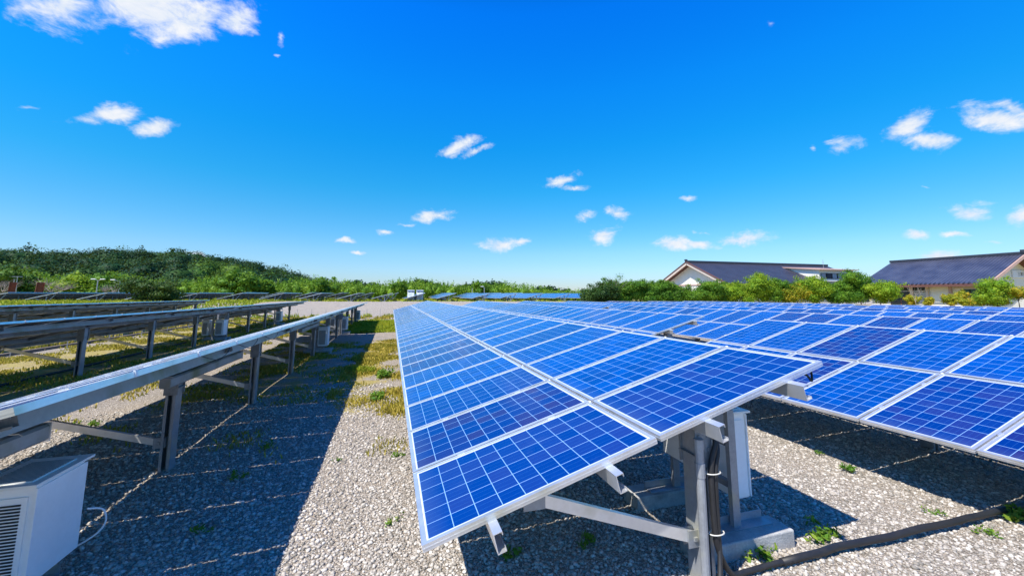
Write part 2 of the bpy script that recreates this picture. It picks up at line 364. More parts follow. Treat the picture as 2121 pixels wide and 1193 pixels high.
def link(name, me, parent=None, loc=None, rot=None):
    o = bpy.data.objects.new(name, me); COL.objects.link(o)
    if parent: o.parent = parent
    if loc is not None: o.location = loc
    if rot is not None: o.rotation_euler = rot
    return o
def tag(o, label, cat, group=None, kind=None):
    if label: o['label'] = label
    if cat: o['category'] = cat
    if group: o['group'] = group
    if kind: o['kind'] = kind
    return o
def empty(name, loc, rz=0):
    o = bpy.data.objects.new(name, None); COL.objects.link(o); o.location = loc; o.rotation_euler = (0, 0, rz); o.empty_display_size = .3
    return o
def copy_tree(o, parent=None):
    c = o.copy(); COL.objects.link(c); c.parent = parent
    for ch in list(o.children): copy_tree(ch, c)
    return c
def np_mesh(name, verts, faces, mat, smooth=False):
    """verts (n,3), faces (m,k) arrays"""
    me = bpy.data.meshes.new(name); k = faces.shape[1]
    me.vertices.add(len(verts)); me.vertices.foreach_set('co', np.asarray(verts, np.float32).ravel())
    me.loops.add(faces.size); me.loops.foreach_set('vertex_index', faces.astype(np.int32).ravel())
    me.polygons.add(len(faces)); me.polygons.foreach_set('loop_start', np.arange(0, faces.size, k, dtype=np.int32))
    me.materials.append(M[mat])
    if smooth: me.polygons.foreach_set('use_smooth', np.ones(len(faces), bool))
    me.update(calc_edges=True); me.validate(); return me

# ------------------------------------------------------------------ terrain
def sst(t): t = min(1, max(0, t)); return t*t*(3-2*t)
def gz(x, y):
    z = 0.0
    if x < -4: z += .010*min(-4-x, 40)
    if x > 3: z -= .0045*min(x-3, 60)
    z += sst((y-43.5)/15) * (1.15 if x < 30 else 1.15-.7*sst((x-30)/30))*(1 if x > -10 else 1-.25*sst((-10-x)/40))
    return z
def build_ground():
    def axis(lo, hi, fine_lo, fine_hi, step):
        a = list(np.arange(fine_lo, fine_hi+1e-6, step)); s = step; x = fine_hi
        while x < hi: s *= 1.25; x += s; a.append(min(x, hi))
        s = step; x = fine_lo
        while x > lo: s *= 1.25; x -= s; a.insert(0, max(x, lo))
        return np.array(a)
    xs = axis(-1500, 1500, -22, 12, .3); ys = axis(-60, 2500, 0, 46, .3)
    X, Y = np.meshgrid(xs, ys); Z = np.vectorize(gz)(X, Y)
    Z += (np.sin(X*2.1+Y*.7)*np.sin(Y*1.7-X*.4)*.012 + np.sin(X*.8)*np.sin(Y*.5)*.012)*(np.abs(X) < 60)
    v = np.stack([X.ravel(), Y.ravel(), Z.ravel()], 1); ny, nx = X.shape
    i = (np.arange(ny-1)[:, None]*nx + np.arange(nx-1)[None]).ravel()
    f = np.stack([i, i+1, i+nx+1, i+nx], 1)
    me = np_mesh('ground', v, f, 'ground', True)
    a = me.attributes.new('soil', 'FLOAT', 'POINT')
    soil = np.array([soil_at(x, y) for x, y in v[:, :2]], np.float32); a.data.foreach_set('value', soil)
    o = link('ground', me); tag(o, None, None, None, 'structure'); return o
def soil_at(x, y):
    s = 0.05
    def rect(x0, x1, y0, y1, e=1.0):
        return max(0, min((x-x0)/e, (x1-x)/e, (y-y0)/e, (y1-y)/e, 1))
    s = max(s, .62*rect(-1.6, .5, 7.6, 21, .8), .50*rect(-5, -1, 9, 21, 1.2)); s = max(s, 1.0*rect(-5, .6, 25.0, 36, .3)); s = max(s, .62*rect(-13, -5.2, 3, 43, 1.5))
    s = max(s, .35*rect(-6, .5, 35.7, 43, .8)); s = max(s, .8*rect(-22, -12.5, 5, 43, 1))
    s = max(s, .3*rect(.4, 36, 8, 43, 2)); s = max(s, .75*rect(-80, 60, 68, 1000, 5)); s = max(s, .85*rect(36, 300, -50, 60, 3)); s = max(s, 1.0*rect(-1500, 1500, 100, 2500, 10))
    s = max(s, .8*rect(-1500, -30, -50, 2000, 5))
    return s
build_ground()

# hill with the wood on it
HP = [(-420, 23), (-300, 23), (-260, 23), (-210, 22.5), (-178, 21.4), (-154, 20.2), (-128, 21.6), (-105, 21.6), (-90, 20.4), (-76, 17.5), (-64, 12.2), (-54, 9.4), (-42, 6.4), (-30, 3.6), (-10, 1.5), (20, 0), (60, -1)]
def crest(x): return float(np.interp(x, [p[0] for p in HP], [p[1] for p in HP]))*.82-.5
def hill_z(x, y):
    c = max(0, crest(x)-2)*1.0
    t = (y-165)/85.0
    return 1.0 + c*sst(t) if y < 262 else 1.0 + c*(1-.5*sst((y-262)/140))
xs = np.arange(-430, 70, 6.0); ys = np.arange(150, 420, 6.0); X, Y = np.meshgrid(xs, ys); Z = np.vectorize(hill_z)(X, Y)-.3
ny, nx = X.shape; i = (np.arange(ny-1)[:, None]*nx + np.arange(nx-1)[None]).ravel()
tag(link('hill', np_mesh('hill', np.stack([X.ravel(), Y.ravel(), Z.ravel()], 1), np.stack([i, i+1, i+nx+1, i+nx], 1), 'hill', True)), None, None, None, 'structure')

# ------------------------------------------------------------------ foliage
def leaf_cloud(centres, radii, n, size, jit=.7, rs=None, fill=.35, aspect=.55):
    """n leaf quads scattered in the outer part of ellipsoids; returns verts, faces"""
    rs = rs or rng
    centres = np.asarray(centres, float); radii = np.asarray(radii, float)
    if radii.ndim == 1: radii = np.repeat(radii[:, None], 3, 1)
    area = radii.prod(1)**(2/3); k = rs.choice(len(centres), n, p=area/area.sum())
    d = rs.normal(size=(n, 3)); d /= np.linalg.norm(d, axis=1)[:, None]
    r = 1 - fill*rs.random(n)**1.6 + rs.normal(size=n)*.06
    bump = 1 + .16*np.sin(d[:, 0]*5+k)*np.sin(d[:, 1]*6+k*2)*np.sin(d[:, 2]*5+k*3)
    p = centres[k] + d*radii[k]*(r*bump)[:, None]
    nrm = d + rs.normal(size=(n, 3))*jit + np.array([0, 0, .35]); nrm /= np.linalg.norm(nrm, axis=1)[:, None]
    t = np.cross(nrm, rs.normal(size=(n, 3))); t /= np.linalg.norm(t, axis=1)[:, None]; b = np.cross(nrm, t)
    s = size*(.6+.8*rs.random(n))[:, None]
    tip = t*s; w = b*s*aspect
    v = np.stack([p-tip, p-w+nrm*s*.12, p+tip, p+w+nrm*s*.12], 1).reshape(-1, 3)
    return v, np.arange(4*n).reshape(-1, 4)
def merge(parts):
    vs = []; fs = []; o = 0
    for v, f in parts: vs.append(v); fs.append(f+o); o += len(v)
    return np.concatenate(vs), np.concatenate(fs)
def blob(c, r, n=10):
    """inner mass of a crown: a lumpy closed shell"""
    vs = []; fs = []
    for i in range(n+1):
        a = math.pi*i/n
        for j in range(2*n):
            b = math.pi*j/n; d = np.array([math.sin(a)*math.cos(b), math.sin(a)*math.sin(b), math.cos(a)])
            k = 1+.18*math.sin(d[0]*6+c[0])*math.sin(d[1]*5+c[1])*math.sin(d[2]*6)
            vs.append(np.array(c)+d*np.array(r)*k)
    for i in range(n):
        for j in range(2*n):
            j2 = (j+1) % (2*n); fs.append((i*2*n+j, i*2*n+j2, (i+1)*2*n+j2, (i+1)*2*n+j))
    return np.array(vs), np.array(fs)
def limbs(mb, base, height, spread, r0, n=5, rs=random, forks=2):
    top = Vector((rs.uniform(-.1, .1)*spread, rs.uniform(-.1, .1)*spread, height*.45))
    mb.tube([(0, 0, -.15), (top.x*.4, top.y*.4, height*.22), tuple(top)], [r0, r0*.75, r0*.55], 7)
    for k in range(n):
        a = 2*math.pi*(k+rs.random()*.6)/n; l = spread*rs.uniform(.55, .95); z = height*rs.uniform(.6, .95)
        st = Vector((top.x, top.y, height*rs.uniform(.2, .45)))
        e = Vector((math.cos(a)*l, math.sin(a)*l, z)); m = (st+e)/2+Vector((0, 0, height*.05))
        mb.tube([st, m, e], [r0*.45, r0*.3, r0*.1], 5)
        for q in range(forks):
            e2 = m + Vector((rs.uniform(-.5, .5)*spread*.7, rs.uniform(-.5, .5)*spread*.7, height*rs.uniform(.15, .4)))
            mb.tube([m, e2], [r0*.22, r0*.06], 4)
def shrub(name, x, y, w, h, mat, label, cat, seed, leaves=2600, size=.13, depth=None, group=None, base=None, low=True, trunk=.07, lobes=15):
    rs = np.random.default_rng(seed); pr = random.Random(seed)
    z0 = gz(x, y) if base is None else base
    o = empty(name, (x, y, z0)); tag(o, label, cat, group)
    d = depth or w*.8
    cs = []; rr = []
    for k in range(lobes):
        a = rs.random()*6.28; q = rs.random()**.5
        zz = h*(rs.uniform(.16, .80) if low else rs.uniform(.5, .82))
        cs.append((math.cos(a)*q*w*.40, math.sin(a)*q*d*.40, zz)); k_ = rs.uniform(.15, .28); rr.append((w*k_, d*k_, min(h*k_*.9, h-zz)))
    cs.append((0, 0, h*(.45 if low else .65))); rr.append((w*.34, d*.34, h*(.45 if low else .30)))
    parts = [leaf_cloud(cs, rr, leaves, size, rs=rs)]
    # sprigs that break the outline
    sp = [(cs[i % len(cs)][0]+rs.normal()*w*.12, cs[i % len(cs)][1]+rs.normal()*d*.12, min(h*1.04, cs[i % len(cs)][2]+rr[i % len(cs)][2]*rs.uniform(.7, 1.1))) for i in range(16)]
    parts.append(leaf_cloud(sp, [(.09*w, .09*w, .10*h)]*16, leaves//6, size, rs=rs, fill=.9))
    for c, r_ in zip(cs, rr): parts.append(blob(c, np.array(r_)*.6, 6))
    v, f = merge(parts)
    link('foliage', np_mesh('foliage', v, f, mat), o)
    mb = MB(); limbs(mb, None, h*.8, w*.3, trunk, 5, pr); mb.build('trunk', 'bark', o, smooth=True)
    return o

# wood on the hill: one mass nobody could count
def wood(name, pts, mat, leaves, label, cat, size):
    parts = []
    for (x, y, z, r, hh) in pts:
        con = rng.random() < .07
        if con:
            cs = [(x, y, z+hh*q) for q in (.3, .6, .9, 1.12)]; rr = [(r*.7, r*.7, hh*.28), (r*.55, r*.55, hh*.26), (r*.36, r*.36, hh*.24), (r*.16, r*.16, hh*.2)]
        else:
            cs = [(x, y, z+hh*.55)] + [(x+rng.normal()*r*.42, y+rng.normal()*r*.42, z+hh*rng.uniform(.5, .9)) for _ in range(4)]
            rr = [(r, r, hh*.46)] + [(r*.5, r*.5, hh*.26)]*4
        parts.append(leaf_cloud(cs, rr, leaves, size, jit=.35, fill=.2, aspect=.7)); parts.append(blob(cs[0], np.array(rr[0])*.7, 5))
    v, f = merge(parts); o = link(name, np_mesh(name, v, f, mat)); tag(o, label, cat, None, 'stuff'); return o
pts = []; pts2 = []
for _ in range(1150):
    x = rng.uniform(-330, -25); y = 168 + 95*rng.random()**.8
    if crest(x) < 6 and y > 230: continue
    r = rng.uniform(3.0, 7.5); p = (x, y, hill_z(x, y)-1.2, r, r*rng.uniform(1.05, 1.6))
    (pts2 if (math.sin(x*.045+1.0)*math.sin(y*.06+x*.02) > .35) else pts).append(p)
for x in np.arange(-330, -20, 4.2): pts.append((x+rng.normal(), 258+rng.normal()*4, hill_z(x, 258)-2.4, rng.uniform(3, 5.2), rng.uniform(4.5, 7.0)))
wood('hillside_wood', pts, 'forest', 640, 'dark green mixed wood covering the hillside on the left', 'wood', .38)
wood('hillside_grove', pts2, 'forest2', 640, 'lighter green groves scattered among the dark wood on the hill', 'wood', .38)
pts = []
for px in np.arange(600, 1060, 5.0):
    for q in range(2):
        Y = rng.uniform(215, 245); h = 7.4 if px < 960 else 7.6
        h *= 1+.20*math.sin(px*.045)+.10*math.sin(px*.13+1)
        if 905 > px > 860: h *= 1.1
        if px > 1045: h *= .8
        pts.append((at_y(px, Y), Y, .9, rng.uniform(3, 5), h*rng.uniform(.82, 1.02)*Y/235))
for px, h in ((1118, 6.5), (1130, 7.2), (1140, 7.0), (1150, 6.0), (1172, 5.2), (1212, 5.6), (1226, 5), (1245, 5)): pts.append((at_y(px, 240), 240, 0.6, 3.6, h))
wood('distant_tree_line', pts, 'forest', 260, 'dark line of distant trees beyond the bamboo, right of the hill', 'wood', .55)

# bamboo / reed belt behind the far array
def belt():
    parts = []
    for px in np.arange(-60, 1300, 2.6):
        for q in range(2):
            Y = rng.uniform(112, 128); x = at_y(px, Y)
            hgt = 4.5 + .55*math.sin(px*.031) + rng.uniform(-.5, .7)
            if px < 250: hgt += .5
            if px > 900: hgt -= .35*min(1, (px-900)/100)
            if px > 1060: hgt -= .4
            z = gz(x, Y)
            cs = [(x, Y, z+hgt*.3), (x+rng.normal()*.25, Y, z+hgt*.62), (x+rng.normal()*.4, Y, z+hgt*.9)]
            rr = [(1.1, 1.0, hgt*.32), (.8, .8, hgt*.28), (.32, .32, hgt*.22)]
            parts.append(leaf_cloud(cs, rr, 110, .26, fill=.5, aspect=.35)); 
            if q == 0: parts.append(blob((x, Y+1.4, z+hgt*.36), (1.1, .8, hgt*.34), 4))
    v, f = merge(parts); tag(link('bamboo_thicket', np_mesh('bamboo_thicket', v, f, 'bamboo')), 'bright green bamboo thicket along the far edge of the solar field', 'bamboo', None, 'stuff')
belt()
# individual far trees
for k, (px, Y, w, h, mat, lab) in enumerate([
    (488, 105, 9.5, 6.6, 'hedge', 'broad round green tree rising from the bamboo below the end of the hill'),
    (545, 108, 5, 4.8, 'hedge', 'smaller round tree just right of the broad round green tree'),
    (20, 100, 9, 5.8, 'forest2', 'leafy tree at the left edge of the photo behind the rusty posts'),
    (150, 104, 8, 5.6, 'lime', 'light green tree left of the two street lamps'),
    (238, 104, 10, 5.6, 'hedge', 'wide green tree behind the right-hand street lamp'),
    (668, 106, 7, 5.2, 'hedge', 'dark leafed tree in the bamboo above the far tables, right of the hill foot'),
    (826, 108, 5.0, 4.6, 'hedge', 'small green tree standing just left of the white equipment cabinets'),
    (1000, 112, 6, 5.0, 'hedge', 'green bush among the bamboo behind the blue far tables')]):
    x = at_y(px, Y); shrub('tree', x, Y, w, h, mat, lab, 'tree', 100+k, 2600, .26, trunk=.16, lobes=16)
for k, (px, w, h, lab) in enumerate([(6, 6, 3.4, 'leafless grey-branched tree at the left edge of the photo'), (112, 9, 3.6, 'wide leafless tree with tangled grey branches right of the rusty post'), (225, 4, 2.8, 'small leafless tree between the two street lamps')]):
    Y = 92; x = at_y(px, Y); o = empty('bare_tree', (x, Y, gz(x, Y))); tag(o, lab, 'tree')
    pr = random.Random(k+3); mb = MB(); limbs(mb, None, h, w*.5, .09, 13, pr, 9); mb.build('branches', 'barkpale', o)
x = at_y(318, 60); shrub('bush', x, 60, 6.3, 3.0, 'darkleaf', 'dark round bush standing in front of the far row of tables', 'bush', 55, 6500, .11, depth=4.5)

# ------------------------------------------------------------------ solar tables
T = R(15.4); CT, ST = math.cos(T), math.sin(T)
PL, PW, PY = 1.650, .990, 1.010        # panel length, width, pitch along the row
def panel_meshes():
    g = MB(); a, b = PL/2, PW/2; i = .030
    m_ = .012                                             # white margin between frame and cells
    def z(p): return (p[0], p[1], -.004)
    x0, x1, y0, y1 = -a+i, a-i, -b+i, b-i
    g.quad([z((x0+m_, y0+m_)), z((x1-m_, y0+m_)), z((x1-m_, y1-m_)), z((x0+m_, y1-m_))], 0, [(0, 0), (10, 0), (10, 6), (0, 6)])
    for q in (((x0, y0), (x1, y0), (x1-m_, y0+m_), (x0+m_, y0+m_)), ((x1, y0), (x1, y1), (x1-m_, y1-m_), (x1-m_, y0+m_)),
              ((x1, y1), (x0, y1), (x0+m_, y1-m_), (x1-m_, y1-m_)), ((x0, y1), (x0, y0), (x0+m_, y0+m_), (x0+m_, y1-m_))):
        g.quad([z(p) for p in q], 1)
    g.quad([(x0, y0, -.009), (x0, y1, -.009), (x1, y1, -.009), (x1, y0, -.009)], 3)
    g.box((.15, -.06, -.034), (.27, .06, -.010), 2)       # junction box underneath
    me = g.mesh('solar_panel', ['cells', 'sheet', 'rubber', 'back'])
    f = MB(); H = .042
    def bar(lo, hi): f.box(lo, hi)
    bar((-a, -b, -H), (a, -b+.004, 0)); bar((-a, b-.004, -H), (a, b, 0)); bar((-a, -b+.004, -H), (-a+.004, b-.004, 0)); bar((a-.004, -b+.004, -H), (a, b-.004, 0))
    zz = -.0015
    bar((-a+.004, -b+.004, zz-.004), (a-.004, -b+i, zz)); bar((-a+.004, b-i, zz-.004), (a-.004, b-.004, zz)); bar((-a+.004, -b+i, zz-.004), (-a+i, b-i, zz)); bar((a-i, -b+i, zz-.004), (a-.004, b-i, zz))
    bar((-a+.004, -b+.004, -H), (a-.004, -b+.025, -H+.002)); bar((-a+.004, b-.025, -H), (a-.004, b-.004, -H+.002))
    bar((-a+.004, -b+.025, -H), (-a+.025, b-.025, -H+.002)); bar((a-.025, -b+.025, -H), (a-.004, b-.025, -H+.002))
    bar((-a-.0015, -b, -.026), (-a, b, -.020)); bar((a, -b, -.026), (a+.0015, b, -.020))      # groove ridge on the outside
    bar((-a, -b-.0015, -.026), (a, -b, -.020))
    # clamps that hold the panel at its seam (far side), one over each purlin
    for sx in (-.42, .42): bar((sx-.03, b-.008, -.002), (sx+.03, b+.012, .006))
    f.box((a-.004, b-.010, -H), (a+.008, b+.018, .005), 1)
    return me, f.mesh('panel_frame', ['alu', 'cream'])
ME_P, ME_F = panel_meshes()
def cprof(w, h, lip, t, side=1):
    """lipped channel, web on the left (side=1) or right (-1); centred"""
    p = [(-w/2, -h/2), (w/2, -h/2), (w/2, -h/2+lip), (w/2-t, -h/2+lip), (w/2-t, -h/2+t), (-w/2+t, -h/2+t), (-w/2+t, h/2-t), (w/2-t, h/2-t), (w/2-t, h/2-lip), (w/2, h/2-lip), (w/2, h/2), (-w/2, h/2)]
    return p if side == 1 else [(-x, y) for x, y in reversed(p)]
SL = [.42, 1.25, 2.10, 2.94]            # purlin positions up the slope
PURLIN_H = .115
def purlin_mesh(L, side):
    mb = MB(); mb.beam((0, -.13, 0), (0, L+.13, 0), cprof(.055, PURLIN_H, .022, .0045, side)); return mb.mesh('purlin', ['stained' if side < 0 else 'alu'])
def rafter_mesh():
    mb = MB(); mb.beam((.30, 0, 0), (3.05, 0, 0), cprof(.05, .07, .015, .005)); return mb.mesh('rafter', ['galvd'])
ME_R = rafter_mesh()
POST_X = 2.12
def post_mesh(h):
    mb = MB(); mb.beam((0, 0, -.35), (0, 0, h), cprof(.16, .11, .03, .006), up=Vector((-1, 0, 0)))
    mb.beam((0.02, 0, -.35), (.02, 0, h-.12), [(-.018, -.03), (.018, -.03), (.018, .03), (-.018, .03)], up=Vector((-1, 0, 0)))  # stiffening rib
    return mb.mesh('post', ['galv'])
def saddle_mesh():
    mb = MB(); mb.box((-.075, -.095, -.30), (.075, -.0815, .03)); mb.box((-.075, .0815, -.30), (.075, .095, .03)); mb.box((-.08, -.0945, -.22), (.09, .0945, -.212))
    for y in (-.104, .095):
        for x, z in ((-.04, -.07), (.04, -.07), (-.04, -.17), (.04, -.17)): mb.box((x-.012, y, z-.012), (x+.012, y+.009, z+.012))
    return mb.mesh('saddle', ['galvd'])
ME_S = saddle_mesh()
def table(Xhi, y0, n, zhi, label, side=1, group=None, post_y0=.22, px=POST_X, step=None):
    """Xhi, zhi: the high edge's top; the low edge lies 3.33 m down the slope towards -x"""
    xlo = Xhi - 3.33*CT; zlo = zhi - 3.33*ST; L = n*PY - .02
    xb = xlo+px; gb = min(gz(xb, y0), gz(xb, y0+L))
    root = empty('solar_table', (xb, y0, gb)); tag(root, label, 'solar table', group)
    rel = Vector((-px, 0, zlo-gb))
    rot = (0, -T, 0)
    def P(s, y, dn=0.0): return rel + Vector((s*CT + dn*ST, y, s*ST - dn*CT))
    for k in range(n):
        for s in (PL/2, PL/2+1.68):
            p = link('solar_panel', ME_P, root, P(s, PW/2+k*PY), rot)
            link('frame', ME_F, p)
    pm = purlin_mesh(L, side)
    for s in (SL if px == POST_X else [.42, 1.25, 2.44, 2.94]): link('purlin', pm, root, P(s, 0, .042+PURLIN_H/2), rot)
    np_ = max(2, int(round((L-.4)/3.3))+1); step = step or (L-2*post_y0)/(np_-1); np_ = int((L-post_y0-.1)/step)+1 if step == 3.25 else np_
    zt = P(px/CT, 0, .042+PURLIN_H+.012).z
    pmesh = post_mesh(zt+.02)
    bmesh_ = None
    for k in range(np_):
        y = post_y0+k*step
        link('post', pmesh, root, (0, y, 0))
        link('saddle', ME_S, root, (0, y, zt+.0))
        link('rafter', ME_R, root, P(0, y+.001, .042+.045), rot)
        if bmesh_ is None:
            a = P(.74, 0, .042+.10); b = Vector((-.085, 0, .34))
            mb = MB(); mb.beam(a, b, [(-.022, -.038), (.022, -.038), (.022, .038), (-.022, .038)])
            bk = []
            for c, e in ((a, .07), (b, .06)):
                mb2 = MB(); bk.append(mb2); mb2.box((c.x-.012, -.026, c.z-.012), (c.x+.012, .026, c.z+.012))
                mb2.box((c.x-e, -.032, c.z-e), (c.x+e*1.2, -.026, c.z+e)); mb2.box((c.x-.014, -.045, c.z-.014), (c.x+.014, -.032, c.z+.014)); mb2.box((c.x-e, .026, c.z-e), (c.x+e*1.2, .032, c.z+e))
            bmesh_ = mb.mesh('brace', ['alu']); bk = [q.mesh('bracket', ['galv']) for q in bk]
        br = link('brace', bmesh_, root, (0, y-.02, 0)); [link('bracket', q, br) for q in bk]
    return root, P
GR = 'rows of solar tables on the gravel field'
Z = lambda r: r + CAMZ
tA1, PA = table(3.43, 2.56, 20, Z(-.539), 'nearest solar table, bright blue, its low corner at the bottom centre of the photo', post_y0=.25, group=GR)
table(3.43, 23.05, 18, Z(-.539), 'pale far solar table behind the nearest centre one, reaching the gravel road', group=GR)
names = ['second', 'third', 'fourth', 'fifth', 'sixth', 'seventh']
ROWS = [(8.6, -.575, [(-12.5, 20), (9.65, 20), (30.1, 11)]), (13.75, -.60, [(1.3, 20), (23.4, 18)]), (18.95, -.635, [(1.3, 20), (22.6, 19)]),
        (24.1, -.66, [(1.3, 20), (22.7, 19)]), (29.3, -.675, [(1.3, 20), (22.5, 19)]), (34.4, -.69, [(1.3, 20), (22.6, 19)])]
for r_, (xh, zh, tb) in enumerate(ROWS):
    for q, (y0, n) in enumerate(tb):
        if r_ == 0: lab = ['large solar table at the right edge, in the row behind the nearest one', 'solar table beyond the open gap in the second row from the centre', 'far end table of the second row, next to the gravel road'][q]
        else: lab = '%s solar table of the %s blue row, counted from the gravel path' % ('nearer' if q == 0 else 'farther', names[r_])
        table(xh, y0, n, Z(zh), lab, group=GR)
LR = [(-1.76, -.545, [(2.68, 21, 'near left solar table seen edge-on with its underside over the gravel'), (24.15, 10, 'far end table of the row just left of the gravel path')], 0),
      (-6.95, -.50, [(2.5, 20, 'solar table at the left edge in the second row left of the path'), (22.95, 16, 'farther solar table in the second row left of the path')], 0),
      (-14.2, -.39, [(-2.9, 20, 'solar table cut by the left edge in the third row left of the path'), (18.7, 20, 'farther solar table in the third row left of the path')], 0)]
ENDP = {}
for xh, zh, tb, _ in LR:
    for (y0, n, lab) in tb: ENDP[(xh, y0)] = table(xh, y0, n, Z(zh), lab, side=-1, group='solar tables left of the gravel path', px=2.37, **(dict(post_y0=1.45 if n == 20 else .6, step=3.25) if xh == -6.95 else dict(post_y0=.40, step=3.25) if y0 == 2.68 else {}))

# box beams bolted to the post heads below the near left table
rt = ENDP[(-1.76, 2.68)][0]
for ya, yb in ((2.45, 3.98), (5.7, 8.05), (12.9, 15.6)):
    mb = MB(); w_, h_ = .055, .06; c = .018
    mb.beam((0, 0, 0), (0, yb-ya, 0), [(-w_+c, -h_), (w_-c, -h_), (w_, -h_+c), (w_, h_-c), (w_-c, h_), (-w_+c, h_), (-w_, h_-c), (-w_, -h_+c)])
    o = mb.build('box_beam', 'stained', rt); o.location = Vector((-2.44, ya, Z(-1.0))) - rt.location
    mb = MB(); mb.box((-w_-.006, yb-ya, -h_-.006), (w_+.006, yb-ya+.008, h_+.006)); mb.build('end_cap', 'alu', o)

# far array: simpler tables beyond the gravel road
def far_proto(n, strut=True):
    L = n*PY; root = empty('solar_table', (0, 0, 0))
    mb = MB(); a = 3.33
    def q(s, y, dn=0.0): return Vector((-3.33*CT+s*CT+dn*ST, y, -3.33*ST+s*ST-dn*CT))
    for s0 in (0, 1.68):
        for k in range(n):
            mb.quad([q(s0+.03, k*PY+.03), q(s0+1.62, k*PY+.03), q(s0+1.62, k*PY+.96), q(s0+.03, k*PY+.96)], 0, [(0, 6*k), (10, 6*k), (10, 6*k+6), (0, 6*k+6)])
    mb.build('panels', ['cells'], root)['label'] = 'blue panels of this table, too far away to tell apart'
    mb = MB()
    A = [q(0, 0, .003), q(3.33, 0, .003), q(3.33, L, .003), q(0, L, .003)]; B = [q(0, 0, .07), q(3.33, 0, .07), q(3.33, L, .07), q(0, L, .07)]
    mb.quad(A); mb.quad(B[::-1], 1)
    for k in range(4): j = (k+1) % 4; mb.quad([B[k], B[j], A[j], A[k]])
    mb.build('frame', ['alu', 'back'], root)
    for s in SL:
        m2 = MB(); m2.beam(q(s, -.1, .10), q(s, L+.1, .10), [(-.03, -.05), (.03, -.05), (.03, .05), (-.03, .05)]); m2.build('purlin', 'galvd', root)
    m2 = MB(); m2.tube([(-1.2, 0, -1.75), (-1.2, 0, -.45)], .07, 6); pm = m2.mesh('post', ['galvd'])
    m3 = MB(); sq = [(-.04, -.04), (.04, -.04), (.04, .04), (-.04, .04)]
    m3.beam((-1.2, 0, -1.45), q(3.0, 0, .15), sq); m3.beam((-1.2, 0, -1.45), q(.9, 0, .15), sq); sm = m3.mesh('strut', ['galvd'])
    k = int(L//3)+1
    for i_ in range(k):
        y = .2+i_*(L-.4)/(k-1); link('post', pm, root, (0, y, 0)); link('strut', sm, root, (0, y, 0))
    return root
p1 = far_proto(13); p2 = far_proto(14)
tips = [-1, 16, 119, 222, 318, 413, 502, 588, 667, 744, 813, 880, 945, 1015, 1072, 1125, 1182, 1235]
first = [True, True]
for i_, px in enumerate(tips[1:]):
    x = at_y(px, 68)
    for q, (pp, yy) in enumerate(((p1, 68), (p2, 83.5))):
        if yy > 80 and not (400 < px < 1150): continue
        o = pp if first[q] else copy_tree(pp); first[q] = False
        o.location = (x + (1.2 if q else 0), yy, Z(.37)+(.15 if q else 0))
        nth = ['first', 'second', 'third', 'fourth', 'fifth', 'sixth', 'seventh', 'eighth', 'ninth', 'tenth', 'eleventh', 'twelfth', 'thirteenth', 'fourteenth', 'fifteenth', 'sixteenth', 'seventeenth'][i_]
        tag(o, '%s solar table from the left %s beyond the gravel road' % (nth, 'in the front line' if q == 0 else 'column, in the second line'), 'solar table', 'small solar tables beyond the gravel road')

# ------------------------------------------------------------------ power boxes with their stands
def power_box(x1, y0, z0, w, d, h, label, group='white power conditioner boxes under the tables'):
    """x1: right face; y0: near face; z0: bottom"""
    o = empty('power_conditioner', (x1-w/2, y0+d/2, z0)); tag(o, label, 'power box', group)
    a, b = w/2, d/2
    mb = MB(); mb.box((-a+.02, -b+.02, 0), (a-.01, b-.02, h-.03)); mb.build('housing', 'white', o, bevel=.012)
    mb = MB(); mb.box((a-.012, -b+.005, .015), (a, b-.005, h-.05)); 
    for zz in (.06, h*.5, h-.10):
        for yy in (-b+.02, b-.02): mb.box((a, yy-.005, zz-.005), (a+.002, yy+.005, zz+.005))
    mb.build('cover', 'white', o, bevel=.006)
    mb = MB(); mb.box((-a-.015, -b-.03, h-.03), (a+.012, b+.05, h-.012)); mb.box((-a+.05, -b+.03, h-.012), (a-.05, b-.05, h-.004), 0)
    for k in range(16): 
        yy = -b+.05+k*(d-.12)/15; mb.box((-a+.06, yy-.002, h-.004), (a-.06, yy+.002, h-.001), 1)
    mb.build('lid', ['cream', 'galvd'], o)
    mb = MB(); mb.box((-a+.02, -b+.008, .05), (a-.05, -b+.0198, h-.10), 0)
    n = 24 if w > .25 else 0
    for k in range(n):
        zz = .07+k*(h-.20)/n; mb.box((-a+.05, -b+.002, zz), (a-.08, -b+.0079, zz+(h-.20)/n*.5), 1)
    mb.build('louvre', ['white', 'dark'], o)
    return o
def stand(x, y, z, lx, ly, h, label, slab_h=.14):
    o = empty('box_stand', (x, y, z)); tag(o, label, 'stand', 'steel stands for the power boxes')
    for s in (-1, 1):
        mb = MB(); mb.beam((0, s*ly/2, slab_h), (0, s*ly/2, h), cprof(.075, .045, .015, .005)); mb.build('upright', 'galv', o)
        mb = MB(); mb.box((-lx/2+.03, s*ly/2-.06, slab_h+.001), (lx/2-.03, s*ly/2+.06, slab_h+.009)); mb.box((-lx/2+.03, s*ly/2+.052, slab_h+.009), (lx/2-.03, s*ly/2+.06, slab_h+.07)); mb.build('foot_rail', 'galv', o)
    for zz in (.45, .8):
        mb = MB(); mb.box((-.028, -ly/2+.04, zz), (.028, ly/2-.04, zz+.05)); mb.build('crossbar', 'galvd', o)
    return o
def slab(x, y, z, lx, ly, h, label):
    mb = MB(); mb.box((-lx/2, -ly/2, -.05), (lx/2, ly/2, h)); o = mb.build('concrete_block', 'conc', bevel=.012); o.location = (x, y, z)
    tag(o, label, 'block', 'concrete blocks under the stands'); return o
